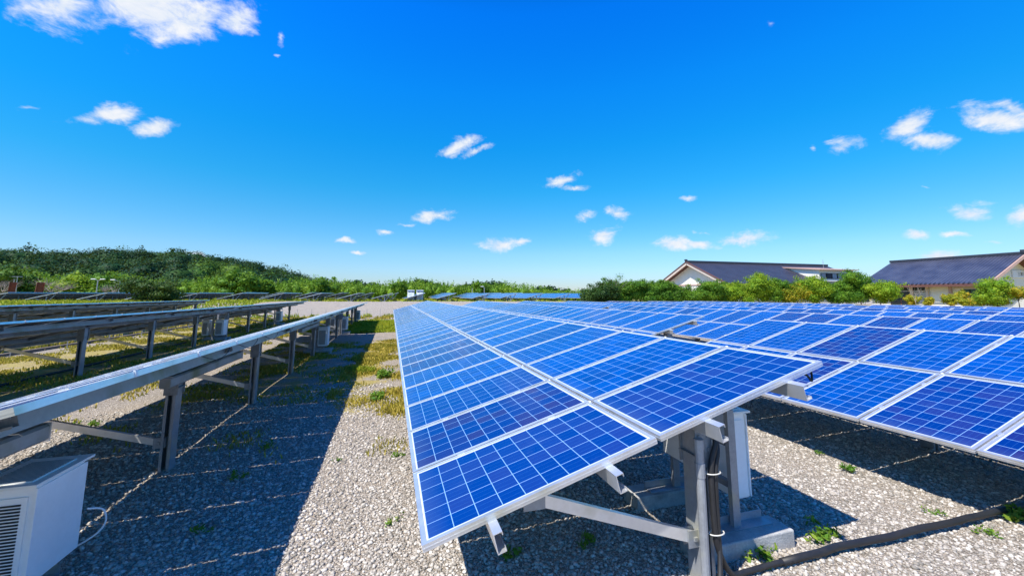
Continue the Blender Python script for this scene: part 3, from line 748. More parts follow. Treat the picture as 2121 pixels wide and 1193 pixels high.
# near left box (it hangs on the stand below the near left table)
power_box(-2.30, 3.80, .17, .38, .50, .70, 'large white power conditioner box with louvred end at the bottom left corner')
stand(-2.62, 4.05, gz(-2.7, 4), .5, .4, .60, 'steel stand behind the large white box at the bottom left corner', 0)
def station(xr, y, zg, tagtxt, two=False):
    power_box(xr, y, zg+.24, .36, .48, .72, 'white power conditioner box %s' % tagtxt)
    if two: power_box(xr-.62, y+.1, zg+.24, .30, .48, .72, 'second grey-white power box behind the one %s' % tagtxt)
    stand(xr-.42, y+.24, zg, .6, .5, 1.2, 'steel stand of the box %s' % tagtxt, .12)
    slab(xr-.32, y+.0, zg, .95, .22, .12, 'near concrete block under the box %s' % tagtxt)
    slab(xr-.32, y+.5, zg, .95, .22, .12, 'far concrete block under the box %s' % tagtxt)
station(-2.26, 17.0, 0, 'nearest under the first left row', False)
station(-2.30, 24.6, 0, 'halfway along the first left row', True)
station(-2.30, 34.2, 0, 'at the far end of the first left row')
station(-7.52, 22.4, gz(-7.6, 22), 'under the second left row', True)
station(-7.55, 33.0, gz(-7.6, 33), 'at the far end of the second left row')
# boxes at the near end of the centre table
power_box(3.31, 3.24, .27, .19, .46, .80, 'slim white power box behind the post of the nearest table')
power_box(2.88, 3.45, .52, .10, .42, .52, 'small beige-white box in the shade behind the post of the nearest table')
stand(2.97, 3.50, 0, .75, .78, 1.12, 'tall steel stand carrying the boxes behind the near post', .14)
slab(2.93, 3.06, 0, .98, .26, .14, 'long concrete block at the foot of the stand beside the near post')
slab(2.80, 3.93, 0, .72, .26, .14, 'concrete block in the shade under the nearest table')

# ------------------------------------------------------------------ cables and conduits
def wob(p, q, n, amp, rs, dz=0):
    p = Vector(p); q = Vector(q); out_ = []
    for k in range(n+1):
        t = k/n; v = p.lerp(q, t); v.y += math.sin(t*9+1)*amp*.5+rs.uniform(-1, 1)*amp*.3; v.z += rs.uniform(0, 1)*amp*.3 - math.sin(t*math.pi)*dz
        out_.append(v)
    return out_
rs = random.Random(4)
mb = MB(); pts = wob((3.05, 2.74, .05), (9.2, 2.74, .05), 30, .03, rs); mb.tube(pts, .029, 10)
for k in range(40):
    pass
tag(mb.build('conduit_pipe', 'rubber', smooth=True), 'thick black conduit pipe lying across the gravel to the right edge', 'pipe')
xp, yp = tA1.location.x, 2.56+.25
def cable(name, pts, r, label, mat='rubber', grp=None):
    P_ = [Vector(p) for p in pts]; o2 = []
    for i_ in range(len(P_)-1):
        p0 = P_[max(i_-1, 0)]; p1 = P_[i_]; p2 = P_[i_+1]; p3 = P_[min(i_+2, len(P_)-1)]
        for k in range(8):
            t = k/8; o2.append(.5*((2*p1)+(p2-p0)*t+(2*p0-5*p1+4*p2-p3)*t*t+(3*p1-p0-3*p2+p3)*t**3))
    o2.append(P_[-1]); mb = MB(); mb.tube(o2, r, 8); return tag(mb.build(name, mat, smooth=True), label, 'cable', grp)
GC = 'black cables running down the near post'
cable('cable', [(xp+.10, yp-.02, 1.18), (xp+.09, yp-.12, 1.05), (xp+.03, yp-.125, .85), (xp+.03, yp-.125, .45), (xp+.05, yp-.13, .28), (xp+.16, yp-.12, .10), (xp+.34, yp-.07, .05), (xp+.62, 2.745, .055), (xp+.80, 2.74, .05)], .021, 'thick black cable bending right from the near post into the ground conduit', grp=GC)
cable('cable', [(xp+.14, yp+.02, 1.16), (xp+.12, yp-.10, 1.0), (xp+.065, yp-.125, .8), (xp+.06, yp-.125, .4), (xp+.04, yp-.15, .24), (xp-.04, yp-.22, .08), (xp-.16, yp-.34, .02), (xp-.4, yp-.6, .02)], .019, 'thick black cable dropping left from the near post to the bottom edge', grp=GC)
mb = MB(); mb.tube([(xp-.065, yp-.118, .02), (xp-.065, yp-.118, 1.02)], .032, 12); mb.tube([(xp-.065, yp-.118, .80), (xp-.065, yp-.118, .90)], .037, 12); mb.tube([(xp-.065, yp-.118, 1.0), (xp-.065, yp-.118, 1.07)], .037, 12)
tag(mb.build('steel_conduit', 'galv', smooth=False), 'vertical grey steel conduit with couplings fixed to the near post', 'pipe')
for k, zz in enumerate((.40, .82)):
    mb = MB(); ring = [(xp+.045+.062*math.cos(t), yp-.125+.034*math.sin(t), zz) for t in np.linspace(0, 2*math.pi, 17)]; mb.tube(ring, .005, 5)
    tag(mb.build('cable_tie', 'tie'), ['pale tie round the black cables, lower one on the near post', 'pale tie round the black cables, upper one on the near post'][k], 'cable tie', 'ties on the near post')
mb = MB(); mb.tube(wob((-8.6, 4, gz(-8.6, 4)+.03), (-8.6, 38, gz(-8.6, 38)+.03), 60, .05, rs), .035, 6); tag(mb.build('conduit_pipe', 'rubber'), 'black conduit pipe running along the posts of the second row left of the path', 'pipe')
cable('cable', [(-2.28, 4.32, .45), (-2.22, 4.40, .40), (-2.20, 4.42, .30), (-2.24, 4.40, .22), (-2.34, 4.36, .16)], .007, 'thin white cable looping beside the large white box', 'white')
# wiring loops clipped under the high edge of the left row
for k, y in enumerate([4.75, 5.75, 6.8, 7.8, 9.7, 11.8, 14.9]):
    x = -1.74; z = Z(-.545)
    cable('wire_loop', [(x-.02, y, z-.045), (x+.008, y+.18, z-.10), (x+.01, y+.38, z-.135), (x+.008, y+.62, z-.08), (x-.02, y+.75, z-.045)], .004, 'thin black wire loop hanging below the high edge of the near left table', grp='wire loops under the near left table')
cable('wire_loop', [(3.40, 2.66, Z(-.60)), (3.38, 2.62, Z(-.64)), (3.35, 2.60, Z(-.70)), (3.33, 2.62, Z(-.66)), (3.30, 2.68, Z(-.62))], .009, 'short black wire end hanging from the high corner of the nearest table')

# ------------------------------------------------------------------ kerb, wire fences, posts, cabinets, lamps
mb = MB()
for k in range(20):
    y = 4+k*2.0; mb.box((-12.62, y, -.1), (-12.46, y+1.96, .10+gz(-12.5, y)))
tag(mb.build('kerb', 'wood'), 'low dark weathered kerb beyond the second row left of the path', 'kerb', None, None)
def wire_fence(pa, pb, n, h, label, thick=.016):
    pa = Vector(pa); pb = Vector(pb); o = empty('wire_fence', (pa.x, pa.y, gz(pa.x, pa.y))); tag(o, label, 'fence')
    d = pb-pa; tops = []
    for k in range(n):
        p = d*(k/(n-1)); z = gz(pa.x+p.x, pa.y+p.y)-gz(pa.x, pa.y)
        mb = MB(); mb.tube([(p.x, p.y, z-.1), (p.x, p.y, z+h)], thick, 5); mb.build('stake', 'galv', o); tops.append(Vector((p.x, p.y, z)))
    for q in (.35, .65, .93):
        mb = MB(); mb.tube([t+Vector((0, 0, h*q)) for t in tops], .004, 4); mb.build('wire', 'galv', o)
wire_fence((-12, 8, 0), (-12, 40, 0), 14, .85, 'thin wire fence with steel stakes behind the second row left of the path')
wire_fence((-11, 43, 0), (1.5, 43, 0), 11, .8, 'thin wire fence with stakes along the near edge of the gravel road')
# rusty posts
for px, w, top, lab in ((21, .8, 585, 'narrower rusty brown steel post at the far left behind the solar tables'), (79, .95, 586, 'broader rusty brown steel post at the far left behind the solar tables')):
    Y = 88; x = at_y(px, Y); mb = MB(); z = gz(x, Y); ht = 3.0
    mb.box((-w/2, -.35, 0), (-w/2+.08, .35, ht)); mb.box((w/2-.08, -.35, 0), (w/2, .35, ht)); mb.box((-w/2+.08, -.04, 0), (w/2-.08, .04, ht))
    o = mb.build('steel_post', 'rust'); o.location = (x, Y, z); o.rotation_euler = (0, R(2.5), R(35)); tag(o, lab, 'post', 'rusty steel posts')
def lamp(px, Y, hgt, label, arm=1.4, head=True, cat='street lamp', nm='street_lamp', both=False):
    x = at_y(px, Y); o = empty(nm, (x, Y, gz(x, Y))); tag(o, label, cat)
    mb = MB(); mb.tube([(0, 0, -.2), (0, 0, hgt)], [.11, .08], 7); mb.build('pole', 'galv', o)
    if head:
        mb = MB(); mb.tube([(0, 0, hgt-.1), (-arm*.7, 0, hgt+.2)], .04, 5); 
        if both: mb.tube([(0, 0, hgt-.1), (arm*.7, 0, hgt+.2)], .04, 5)
        mb.build('arm', 'galv', o)
        for s in ((-1, 1) if both else (-1,)):
            mb = MB(); mb.box((s*arm*.7-.35, -.14, hgt+.12), (s*arm*.7+.35, .14, hgt+.28)); mb.build('lamp_head', 'cream', o, bevel=.03)
    return o
lamp(199, 96, 3.7, 'street lamp with two heads, left one of the pair before the hill', 1.0, both=True)
lamp(245, 96, 3.6, 'street lamp with one arm, right one of the pair before the hill', 1.6)
lamp(978, 100, 2.8, 'short thin pole left of the utility pole, behind the far tables', head=False, cat='pole', nm='thin_pole')
lamp(1003, 98, 3.0, 'short pale lamp pole behind the blue far tables', .8)
lamp(1102, 150, 5.6, 'dark wooden utility pole standing alone against the sky', head=False, cat='pole', nm='utility_pole')
x = at_y(28, 97); o = empty('lattice_mast', (x, 97, gz(x, 97))); tag(o, 'pale two-legged mast with a crossbar at the left edge of the photo', 'mast')
mb = MB(); mb.tube([(-.35, 0, 0), (-.15, 0, 4.2)], .05, 5); mb.tube([(.35, 0, 0), (.15, 0, 4.2)], .05, 5)
for k in range(4): mb.tube([(-.33+k*.035, 0, .4+k*.8), (.33-k*.035, 0, 1.2+k*.75)], .025, 4)
mb.build('mast', 'galv', o); mb = MB(); mb.box((-.9, -.05, 4.2), (.9, .05, 4.3)); mb.build('crossbar', 'galv', o)
for px, lab in ((851, 'left one of two white equipment cabinets with dark vents among the far tables'), (869.5, 'right one of two white equipment cabinets with dark vents among the far tables')):
    Y = 71.5; x = at_y(px, Y); o = empty('equipment_cabinet', (x, Y, gz(x, Y))); tag(o, lab, 'cabinet', 'white cabinets in the far array')
    hh = 1.78
    mb = MB(); mb.box((-.54, -.4, 0), (.54, .4, hh)); mb.build('body', 'white', o, bevel=.03)
    mb = MB(); mb.box((-.60, -.47, hh), (.60, .47, hh+.09)); mb.build('roof', 'cream', o, bevel=.02)
    for s in (-1, 1):
        mb = MB(); mb.box((s*.26-.24, -.425, .1), (s*.26+.24, -.402, hh-.34)); mb.build('door', 'white', o)
        mb = MB(); mb.box((s*.26-.22, -.42, hh-.28), (s*.26+.22, -.402, hh-.12)); mb.build('vent', 'dark', o)

# ------------------------------------------------------------------ hedge and garden before the houses
HG = [  # photo px, Y, width m, height m, material, label
    (1240, 44.5, 3.6, 2.25, 'darkleaf', 'dark dense shrub at the left end of the hedge, beside the far tables'),
    (1275, 45.5, 3.8, 2.45, 'hedge', 'dark green shrub below the thin leafless-topped tree'),
    (1318, 45, 4.0, 2.35, 'hedge', 'dark green hedge shrub left of the low house gable'),
    (1358, 45, 3.8, 2.35, 'hedge', 'green hedge shrub at the left foot of the house gable'),
    (1398, 44.5, 3.8, 2.05, 'hedge', 'low green hedge shrub in front of the cream gable wall'),
    (1440, 44, 3.6, 1.75, 'hedge', 'lowest green shrub under the dark window of the gable'),
    (1480, 44, 4.2, 2.35, 'hedge', 'green shrub at the right foot of the gable'),
    (1522, 44, 4.2, 2.35, 'lime', 'yellow-green shrub below the left part of the navy roof'),
    (1572, 43.5, 4.4, 3.35, 'lime', 'tall lime green shrub rising before the middle of the navy roof'),
    (1612, 43.5, 4.0, 2.6, 'hedge', 'dark green shrub right of the tall lime one'),
    (1650, 43, 3.8, 2.2, 'yellow', 'shrub with yellow leaves among the green hedge'),
    (1690, 42.5, 4.6, 3.0, 'lime', 'bushy light green shrub left of the white dormer'),
    (1735, 42, 4.0, 2.5, 'hedge', 'round green shrub below the dormer windows'),
    (1782, 41, 4.6, 3.9, 'hedge', 'tallest green shrub between the two houses'),
    (1822, 40, 5.0, 2.5, 'lime', 'round light green shrub at the left corner of the tiled house')]
for k, (px, Y, w, h, mat, lab) in enumerate(HG):
    x = at_y(px, Y); e = gz(x, Y); h2 = (h+1.0)-e if False else h
    shrub('hedge_shrub', x, Y, w*1.35, h2*1.16+.35, mat, lab, 'shrub', 300+k, 8500, .085, depth=3.4, base=Z(-1.15)+.0, group='shrubs of the long hedge before the houses')
G2 = [(1888, 38, 2.0, 1.5, 'yellow', 'small yellow shrub before the dark windows of the tiled house'), (1920, 38, 1.5, 1.15, 'yellow', 'tiny round yellow shrub before the cream wall panel'),
      (1965, 36, 1.9, 1.6, 'yellow', 'sparse yellow shrub at the foot of the brown pillar'), (1992, 36, 1.9, 2.1, 'yellow', 'orange-tinged shrub right of the brown pillar'),
      (2012, 34, 3.2, 1.35, 'yellow', 'low yellow shrub before the green glass door'), (2062, 32, 3.2, 1.3, 'yellow', 'low yellow shrub under the lime tree')]
for k, (px, Y, w, h, mat, lab) in enumerate(G2):
    x = at_y(px, Y); shrub('garden_shrub', x, Y, w, h, mat, lab, 'shrub', 400+k, 2200, .07, base=Z(-1.38), group='garden shrubs before the tiled house')
x = at_y(2064, 31); shrub('lime_tree', x, 31, 5.0, 3.6, 'lime', 'lime green young tree at the right edge before the tiled roof', 'tree', 500, 6500, .085, base=Z(-1.5), low=True, trunk=.06)
x = at_y(2108, 30); shrub('lime_tree', x, 30, 2.8, 2.5, 'yellow', 'small yellow-green tree with a bare stem at the right edge', 'tree', 501, 2200, .07, base=Z(-1.4), low=False, trunk=.05)
def bare(px, Y, w, h, base, label, mat, seed, leaves=0, n=6, forks=4, r=.05):
    x = at_y(px, Y); o = empty('bare_tree', (x, Y, base)); tag(o, label, 'tree'); pr = random.Random(seed)
    mb = MB(); limbs(mb, None, h, w*.5, r, n, pr, forks); mb.build('branches', mat, o)
    if leaves:
        v, f = leaf_cloud([(0, 0, h*.7), (w*.1, 0, h*.92), (-w*.15, 0, h*.6)], [(w*.25, w*.25, h*.2), (w*.16, w*.16, h*.14), (w*.2, w*.2, h*.16)], leaves, .07, fill=.9); link('foliage', np_mesh('foliage', v, f, 'hedge'), o)
bare(1278, 45.2, 4.2, 3.6, Z(-1.0), 'thin tree with sparse leaves and bare twigs above the left end of the hedge', 'barkpale', 11, 420, 8, 5)
bare(1895, 36, 2.2, 3.0, Z(-1.5), 'bare white-branched sapling before the windows of the tiled house', 'barkpale', 12, 0, 8, 4, .035)

# ------------------------------------------------------------------ houses
def roofquad(mb, pts, w, h): mb.quad(pts, 0, [(0, 0), (w, 0), (w, h), (0, h)])
def house1():
    x0, x1, ym, hw = 52.0, 87.0, 62.0, 9.0; zr, ze = Z(6.03), Z(1.93); sl = (zr-ze)/hw
    o = empty('gabled_hall', (x0, ym, gz(x0, ym))); tag(o, 'cream gabled hall with a long navy roof and windowed dormer, left of two buildings', 'house')
    o.location = (0, 0, 0); 
    ov = 1.3
    mb = MB(); yw0, yw1 = ym-hw+1.2, ym+hw-1.2; zb = Z(-1.3)
    def rz(y): return zr - abs(y-ym)*sl - .28
    X = x0+ov
    mb.quad([(X, yw0, zb), (X, yw0, rz(yw0)), (X, ym, rz(ym)), (X, yw1, rz(yw1)), (X, yw1, zb)])
    mb.quad([(X, yw0, zb), (x1-1, yw0, zb), (x1-1, yw0, rz(yw0)), (X, yw0, rz(yw0))]); mb.quad([(x1-1, yw0, zb), (x1-1, yw1, zb), (x1-1, yw1, rz(yw1)), (x1-1, ym, rz(ym)), (x1-1, yw0, rz(yw0))])
    mb.quad([(x1-1, yw1, zb), (X, yw1, zb), (X, yw1, rz(yw1)), (x1-1, yw1, rz(yw1))])
    w = mb.build('wall', 'wallc', o)
    mb = MB(); mb.box((X-.12, yw0+.5, Z(1.75)), (X-.003, yw1-.5, Z(1.98))); mb.build('band', 'pink', w)
    mb = MB(); mb.box((X-.05, ym-5.2, Z(.2)), (X-.003, ym-3.2, Z(1.15))); wn = mb.build('window', 'glass', o)
    mb = MB(); mb.box((X-.30, ym-5.5, Z(1.16)), (X-.06, ym-2.9, Z(1.30))); mb.build('frame', 'beige', wn)
    mb = MB(); L = math.hypot(hw, zr-ze); th = .22
    for s in (-1, 1):
        ye = ym+s*hw
        a, b, c, d = (x0, ye, ze), (x1, ye, ze), (x1, ym, zr), (x0, ym, zr)
        roofquad(mb, [a, b, c, d] if s < 0 else [b, a, d, c], x1-x0, L)
        mb.quad([(p[0], p[1], p[2]-th) for p in ([d, c, b, a] if s < 0 else [c, d, a, b])], 1)
        mb.quad([a, (a[0], a[1], a[2]-th), (b[0], b[1], b[2]-th), b], 1)
        mb.quad([b, (b[0], b[1], b[2]-th), (c[0], c[1], c[2]-th), c], 1)
    rf = mb.build('roof', ['roofmetal', 'brown'], o)
    mb = MB()
    for s in (-1, 1):
        mb.beam((x0-.02, ym+s*hw, ze-.22), (x0-.02, ym, zr-.22), [(-.1, -.26), (.1, -.26), (.1, .2), (-.1, .2)])
    mb.build('bargeboard', 'beige', rf)
    mb = MB()
    for s in (-1, 1): mb.beam((x0-.10, ym+s*hw, ze+.04), (x0-.10, ym, zr+.04), [(-.14, -.06), (.14, -.06), (.14, .06), (-.14, .06)])
    mb.build('verge_trim', 'brown', rf)
    mb = MB(); mb.box((x0-.2, ym-.22, zr-.05), (x1+.1, ym+.22, zr+.30)); mb.box((x0-.35, ym-.16, zr+.22), (x0+.1, ym+.16, zr+.50)); mb.build('ridge', 'ridge', rf)
    # dormer
    dx0, dx1, dy = 73.7, 82.4, 54.0; zt = Z(4.55); zt2 = Z(5.35); yb = ym-1.0; dbot = Z(2.05)
    mb = MB(); mb.quad([(dx0, dy, dbot), (dx1, dy, dbot), (dx1, dy, zt), (dx0, dy, zt)]); mb.quad([(dx0, yb, Z(4.6)), (dx0, dy, dbot), (dx0, dy, zt), (dx0, yb, zt2)]); mb.quad([(dx1, dy, dbot), (dx1, yb, Z(4.6)), (dx1, yb, zt2), (dx1, dy, zt)])
    dm = mb.build('dormer', 'wallc', o)
    mb = MB(); P4 = [(dx0-.5, dy-.6, zt-.05), (dx1+.5, dy-.6, zt-.05), (dx1+.5, yb+.3, zt2), (dx0-.5, yb+.3, zt2)]; mb.quad([(p[0], p[1], p[2]+.16) for p in P4]); mb.quad(P4[::-1])
    for k in range(4): j = (k+1) % 4; a, b = P4[k], P4[j]; mb.quad([a, b, (b[0], b[1], b[2]+.16), (a[0], a[1], a[2]+.16)])
    mb.build('dormer_roof', 'pink', dm)
    for k in range(6):
        xa = dx0+.35+k*1.36
        mb = MB(); mb.box((xa, dy-.06, Z(2.95)), (xa+1.28, dy-.004, Z(3.95))); wn = mb.build('window', 'dark', o)
        mb = MB(); mb.box((xa+.12, dy-.075, Z(3.03)), (xa+1.16, dy-.061, Z(3.87))); mb.build('pane', ['curtain', 'glass'][k == 1], wn)
    mb = MB(); mb.quad([(dx0-1, dy-2.6, Z(1.55)), (dx1+4, dy-2.6, Z(1.55)), (dx1+4, dy-.005, Z(2.5)), (dx0-1, dy-.005, Z(2.5))], 0, [(0, 0), (14, 0), (14, 2.7), (0, 2.7)])
    mb.quad([(dx0-1, dy-.005, Z(2.4)), (dx1+4, dy-.005, Z(2.4)), (dx1+4, dy-2.6, Z(1.4)), (dx0-1, dy-2.6, Z(1.4))], 1); mb.quad([(dx0-1, dy-2.6, Z(1.4)), (dx1+4, dy-2.6, Z(1.4)), (dx1+4, dy-2.6, Z(1.55)), (dx0-1, dy-2.6, Z(1.55))], 1)
    mb.build('lean_to_roof', ['roofmetal', 'brown'], o)
    mb = MB(); mb.tube([(80.5, 58, Z(4.5)), (80.5, 58, Z(6.9))], .035, 5); mb.tube([(80.2, 58, Z(6.3)), (80.8, 58, Z(6.3))], .025, 4); mb.build('aerial', 'galv', rf)
house1()
def house2():
    xe, xr = 79.0, 88.6; y0, y1 = 35.0, 51.5; zr, ze = Z(5.99), Z(1.66)
    o = empty('tiled_house', (0, 0, 0)); tag(o, 'long low house with a blue-grey tiled roof and a lettered gable at the right edge', 'house')
    sl = (zr-ze)/(xr-xe); xr2 = 2*xr-xe
    mb = MB(); L = math.hypot(xr-xe, zr-ze); th = .25
    for s in (0, 1):
        x = xe if s == 0 else xr2
        a, b, c, d = (x, y0, ze), (x, y1, ze), (xr, y1, zr), (xr, y0, zr)
        roofquad(mb, [b, a, d, c] if s == 0 else [a, b, c, d], y1-y0, L)
        mb.quad([(p[0], p[1], p[2]-th) for p in ([c, d, a, b] if s == 0 else [d, c, b, a])], 1); mb.quad([a, b, (b[0], b[1], b[2]-th), (a[0], a[1], a[2]-th)], 1)
        mb.quad([b, c, (c[0], c[1], c[2]-th), (b[0], b[1], b[2]-th)], 1)
    rf = mb.build('roof', ['rooftile', 'brown'], o)
    mb = MB()
    # round tile ends along the ridge and eaves give the roof its broken edge
    y = y0
    while y < y1: mb.tube([(xe-.04, y+.27, ze-.02), (xe+.30, y+.27, ze+.30*sl+.02)], .12, 6); y += .55
    mb.build('eaves_tiles', 'rooftile', rf)
    mb = MB(); mb.box((xr-.25, y0-.15, zr-.05), (xr+.25, y1+.15, zr+.34)); mb.box((xr-.32, y0-.3, zr+.20), (xr+.32, y0+.25, zr+.62)); mb.build('ridge', 'ridge', rf)
    mb = MB()
    for x in (xe, xr2): mb.beam((x, y0-.02, ze-.25), (xr, y0-.02, zr-.25), [(-.1, -.25), (.1, -.25), (.1, .17), (-.1, .17)])
    mb.build('bargeboard', 'pink', rf)
    mb = MB(); mb.box((xe-.16, y0, ze-.42), (xe-.02, y1, ze-.26)); mb.build('gutter', 'brown', rf)
    xw = xe+1.5; yg = y0+1.6; zb = Z(-1.9); yb = y1-1.2
    mb = MB()
    zt = ze+1.5*sl-.27
    mb.quad([(xw, yb, zb), (xw, yg, zb), (xw, yg, zt), (xw, yb, zt)])
    xq = xr2-1.5; mb.quad([(xw, yg, zb), (xq, yg, zb), (xq, yg, zt), (xr, yg, zr-.27), (xw, yg, zt)]); mb.quad([(xq, yb, zb), (xw, yb, zb), (xw, yb, zt), (xr, yb, zr-.27), (xq, yb, zt)])
    mb.quad([(xq, yg, zb), (xq, yb, zb), (xq, yb, zt), (xq, yg, zt)])
    mb.build('wall', 'wallc', o)
    def Yat(px): v = ray(px, 600); return xw*v.y/v.x
    def win(pa, pb, z0, z1, mat, fr='dark'):
        ya, yb_ = Yat(pb), Yat(pa); mb = MB(); mb.box((xw-.07, ya, z0), (xw-.003, yb_, z1)); w = mb.build('window', fr, o)
        n = max(1, int(round((yb_-ya)/1.3)))
        for k in range(n):
            a = ya+(yb_-ya)*k/n+.08; b = ya+(yb_-ya)*(k+1)/n-.08
            mb = MB(); mb.box((xw-.085, a, z0+.08), (xw-.071, b, z1-.08)); mb.build('pane', mat, w)
    win(1842, 1887, Z(.72), Z(1.22), 'glass'); win(1891, 1921, Z(.72), Z(1.22), 'glass')
    win(1842, 1887, Z(-1.8), Z(.58), 'glass', 'brown'); win(1891, 1921, Z(-1.8), Z(.58), 'curtain', 'dark')
    win(1990, 2030, Z(-1.8), Z(.85), 'glassg', 'dark')
    for pp in (1889, 1922, 1970): 
        y = Yat(pp); mb = MB(); mb.box((xw-.35, y-.16, zb), (xw-.09, y+.16, ze-.30+.0)); mb.build('pillar', 'pink' if pp == 1970 else 'beige', o)
    mb = MB(); ya = Yat(2100); mb.box((xw-.03, Yat(2034), Z(.98)), (xw-.001, Yat(1976), Z(1.2))); mb.build('lintel', 'beige', o)
    # lettered board on the gable facing the camera side
    bx0 = 2.452*yg; bz0, bz1 = Z(1.0), Z(1.0)
    v0 = ray(2096, 575); v1 = ray(2096, 560); z0 = v0.z/v0.y*yg + CAMZ; z1 = v1.z/v1.y*yg + CAMZ; bx0 = v0.x/v0.y*yg
    mb = MB(); mb.box((bx0, yg-.14, z0), (bx0+6.0, yg-.02, z1)); sg = mb.build('sign', 'signw', o)
    cu = bpy.data.curves.new('letters', 'FONT'); cu.body = '\u4e09\u548c\u3089'; cu.size = (z1-z0)*.62; cu.extrude = .004; cu.space_character = 1.0
    lt = bpy.data.objects.new('letters', cu); COL.objects.link(lt); dg = bpy.context.evaluated_depsgraph_get(); lme = bpy.data.meshes.new_from_object(lt.evaluated_get(dg)); bpy.data.objects.remove(lt)
    lme.materials.clear(); lme.materials.append(M['ink']); link('lettering', lme, sg, (bx0+1.2, yg-.15, z0+(z1-z0)*.26), (R(90), 0, 0))
house2()

# ------------------------------------------------------------------ gravel stones, grass, weeds
def stones(n):
    base = []
    t = (1+5**.5)/2
    iv = np.array([(-1, t, 0), (1, t, 0), (-1, -t, 0), (1, -t, 0), (0, -1, t), (0, 1, t), (0, -1, -t), (0, 1, -t), (t, 0, -1), (t, 0, 1), (-t, 0, -1), (-t, 0, 1)], float); iv /= np.linalg.norm(iv[0])
    fc = np.array([(0, 11, 5), (0, 5, 1), (0, 1, 7), (0, 7, 10), (0, 10, 11), (1, 5, 9), (5, 11, 4), (11, 10, 2), (10, 7, 6), (7, 1, 8), (3, 9, 4), (3, 4, 2), (3, 2, 6), (3, 6, 8), (3, 8, 9), (4, 9, 5), (2, 4, 11), (6, 2, 10), (8, 6, 7), (9, 8, 1)])
    d = 1.2+rng.random(n)**1.8*9.5; az = rng.uniform(R(-46), R(76), n)
    x = np.sin(az)*d; y = np.cos(az)*d
    sz = (.0055+.012*rng.random(n)**2.6)*(1+.05*d)
    an = rng.random(n)*6.28; c, s = np.cos(an), np.sin(an)
    v = iv[None]*(1+rng.normal(size=(n, 12, 1))*.16)*np.stack([sz*rng.uniform(.8, 1.5, n), sz, sz*rng.uniform(.5, .85, n)], 1)[:, None]
    vx = v[..., 0]*c[:, None]-v[..., 1]*s[:, None]; vy = v[..., 0]*s[:, None]+v[..., 1]*c[:, None]
    v = np.stack([vx+x[:, None], vy+y[:, None], v[..., 2]+(np.array([gz(a, b) for a, b in zip(x, y)])+sz*.25)[:, None]], -1).reshape(-1, 3)
    v[:, 2] += np.sin(v[:, 0]*2.1+v[:, 1]*.7)*np.sin(v[:, 1]*1.7-v[:, 0]*.4)*.012 + np.sin(v[:, 0]*.8)*np.sin(v[:, 1]*.5)*.012
    f = (fc[None]+12*np.arange(n)[:, None, None]).reshape(-1, 3)
    tag(link('gravel', np_mesh('gravel', v, f, 'stones')), 'loose grey and beige gravel stones covering the near ground', 'gravel', None, 'stuff')
stones(150000)
def blades(regions, name, mat, label, seed):
    rs = np.random.default_rng(seed); P_ = []; H_ = []
    for (x0, x1, y0, y1, n, h, clump) in regions:
        m = n*3; x = rs.uniform(x0, x1, m); y = rs.uniform(y0, y1, m)
        w = np.sin(x*1.9+y*.8+seed)*np.sin(y*1.3-x*.9)+.6*np.sin(x*4.3+1)*np.sin(y*3.7+seed)+rs.normal(size=m)*.25
        ok = np.where(w > clump)[0][:n]; P_.append(np.stack([x[ok], y[ok]], 1)); H_.append(np.full(len(ok), h)*(.7+.3*np.clip(w[ok], 0, 1.5)))
    p = np.concatenate(P_); h = np.concatenate(H_)*rs.uniform(.4, 1.25, len(p)); n = len(p)
    z = np.array([gz(a, b) for a, b in p])
    a = rs.random(n)*6.28; lean = rs.normal(size=(n, 2))*.45*h[:, None]; wd_ = (.004+.0011*p[:, 1])[:, None]
    t = np.stack([np.cos(a), np.sin(a)], 1)*wd_
    o = lambda q, dz: np.concatenate([q, (z+dz)[:, None]], 1)
    v = np.stack([o(p-t, -.01), o(p+t, -.01), o(p+lean*.35+t*.7, h*.6), o(p+lean*.35-t*.7, h*.6), o(p+lean, h)], 1).reshape(-1, 3)
    i = np.arange(n)*5
    f = np.concatenate([np.stack([i, i+1, i+2, i+3], 1), np.stack([i+3, i+2, i+4, i+4], 1)])
    me = bpy.data.meshes.new(name)
    vs = v; q = np.stack([i, i+1, i+2, i+3], 1); tr = np.stack([i+3, i+2, i+4], 1)
    me.vertices.add(len(vs)); me.vertices.foreach_set('co', vs.astype(np.float32).ravel())
    me.loops.add(q.size+tr.size); me.loops.foreach_set('vertex_index', np.concatenate([q.ravel(), tr.ravel()]).astype(np.int32))
    me.polygons.add(2*n); me.polygons.foreach_set('loop_start', np.concatenate([np.arange(n)*4, 4*n+np.arange(n)*3]).astype(np.int32))
    me.materials.append(M[mat]); me.update(calc_edges=True); me.validate()
    tag(link(name, me), label, 'grass', None, 'stuff')
blades([(-4.6, -.9, 9.2, 20.6, 9000, .06, .1), (-1.0, .35, 8.0, 20.6, 8000, .06, -.3), (-1.2, .3, 7.6, 20.6, 9000, .10, .5), (-4.4, .3, 6.0, 9, 2000, .07, 1.0), (-12.4, -5.0, 5, 43, 34000, .10, .0), (-22, -12.7, 8, 43, 14000, .35, .2), (-8, 1, 36, 43, 4000, .2, .6), (.4, 3, 9, 22, 3000, .1, .6)],
       'dry_grass', 'grass', 'yellowed thin grass growing through the gravel', 3)
blades([(-4.8, .5, 24.9, 36, 26000, .18, -9), (-1.0, .3, 9.9, 13.4, 2600, .13, .9), (-58, 30, 66, 100, 20000, .32, .1), (-62, -15.5, 38, 67, 24000, .30, -.6), (-60, -9, 30, 46, 5000, .3, .5), (-18, 12, 41.8, 44.2, 2500, .35, .9)], 'green_grass', 'grassg', 'bright green grass strip across the path and under the far tables', 9)

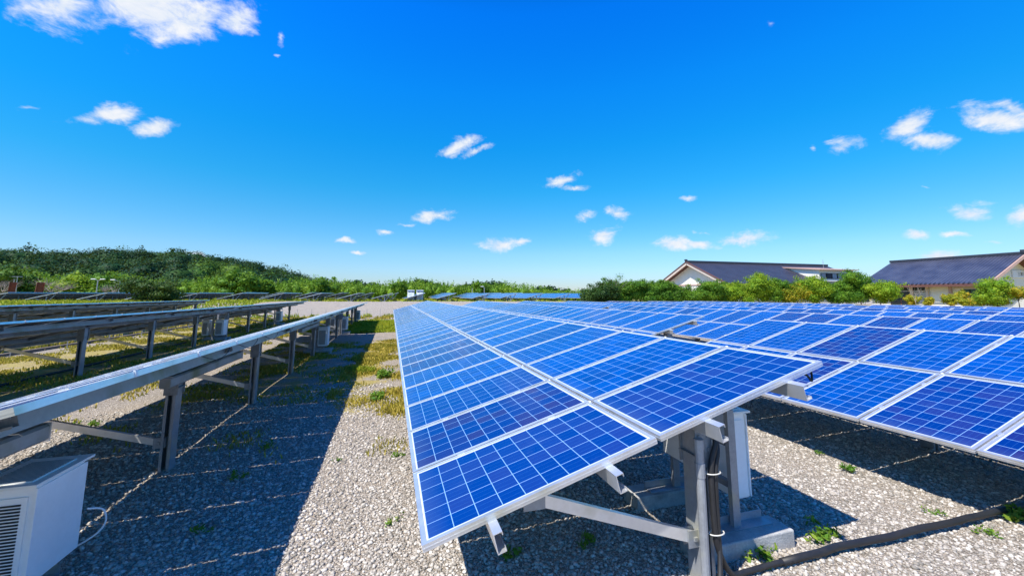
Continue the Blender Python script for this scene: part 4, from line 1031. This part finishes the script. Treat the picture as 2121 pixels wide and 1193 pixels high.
def weed(px, py, r, n, label, seed, mat='weed', tall=.7):
    v = ray(px, py); k = -(CAMZ)/v.z; x, y = v.x*k, v.y*k
    rs = np.random.default_rng(seed); o = empty('weed', (x, y, gz(x, y))); tag(o, label, 'weed')
    mb = MB()
    for q in range(5): a = rs.random()*6.28; mb.tube([(0, 0, 0), (math.cos(a)*r*.5, math.sin(a)*r*.5, r*tall*rs.uniform(.5, 1))], [.003, .0015], 4)
    mb.build('stem', 'weed', o)
    v, f = leaf_cloud([(rs.normal()*r*.5, rs.normal()*r*.4, r*tall*.45) for _ in range(6)], [(r*.42, r*.42, r*tall*.5)]*6, n, r*.17, rs=rs, fill=.95, aspect=.45)
    link('leaves', np_mesh('leaves', v, f, mat), o)
WD = [(1588, 1158, .13, 150, 'leafy green weed growing over the conduit beside the near post'), (1712, 1108, .16, 170, 'spreading green weed above the conduit, left of its middle'),
      (1755, 972, .11, 130, 'bright green weed at the edge of the right table\'s shadow'), (1697, 938, .08, 70, 'small reddish-green weed at the shadow edge, farther from the camera'),
      (1935, 1062, .08, 60, 'small weed touching the conduit near the right edge'), (2112, 1075, .17, 150, 'bushy green weed cut by the right edge of the photo'),
      (2050, 1105, .10, 50, 'thin yellowing weed on the sunny gravel at the lower right'), (825, 945, .10, 90, 'green weed beside the low edge of the nearest table'),
      (783, 828, .22, 200, 'broad green weed in the middle of the gravel path'), (795, 781, .30, 260, 'larger green weed patch farther up the gravel path'),
      (786, 908, .05, 40, 'tiny weed alone on the gravel path'), (550, 928, .14, 60, 'dim weed in the shadow of the left table'), (410, 1105, .10, 50, 'dim weed low in the shadow at the bottom left'),
      (1060, 1160, .12, 90, 'weed in the shade under the low corner of the nearest table'), (1205, 1130, .13, 90, 'leafy weed in the shade below the long brace'), (500, 990, .12, 60, 'weed with narrow leaves in the shadow right of the left post'),
      (172, 886, .16, 80, 'pale weed on the sunlit gravel under the left table'), (700, 955, .07, 30, 'small flat weed near the shadow edge on the path'), (810, 1085, .09, 50, 'yellowish weed near the low corner of the nearest table')]
for k, (px, py, r, n, lab) in enumerate(WD): weed(px, py, r, n, lab, 800+k)
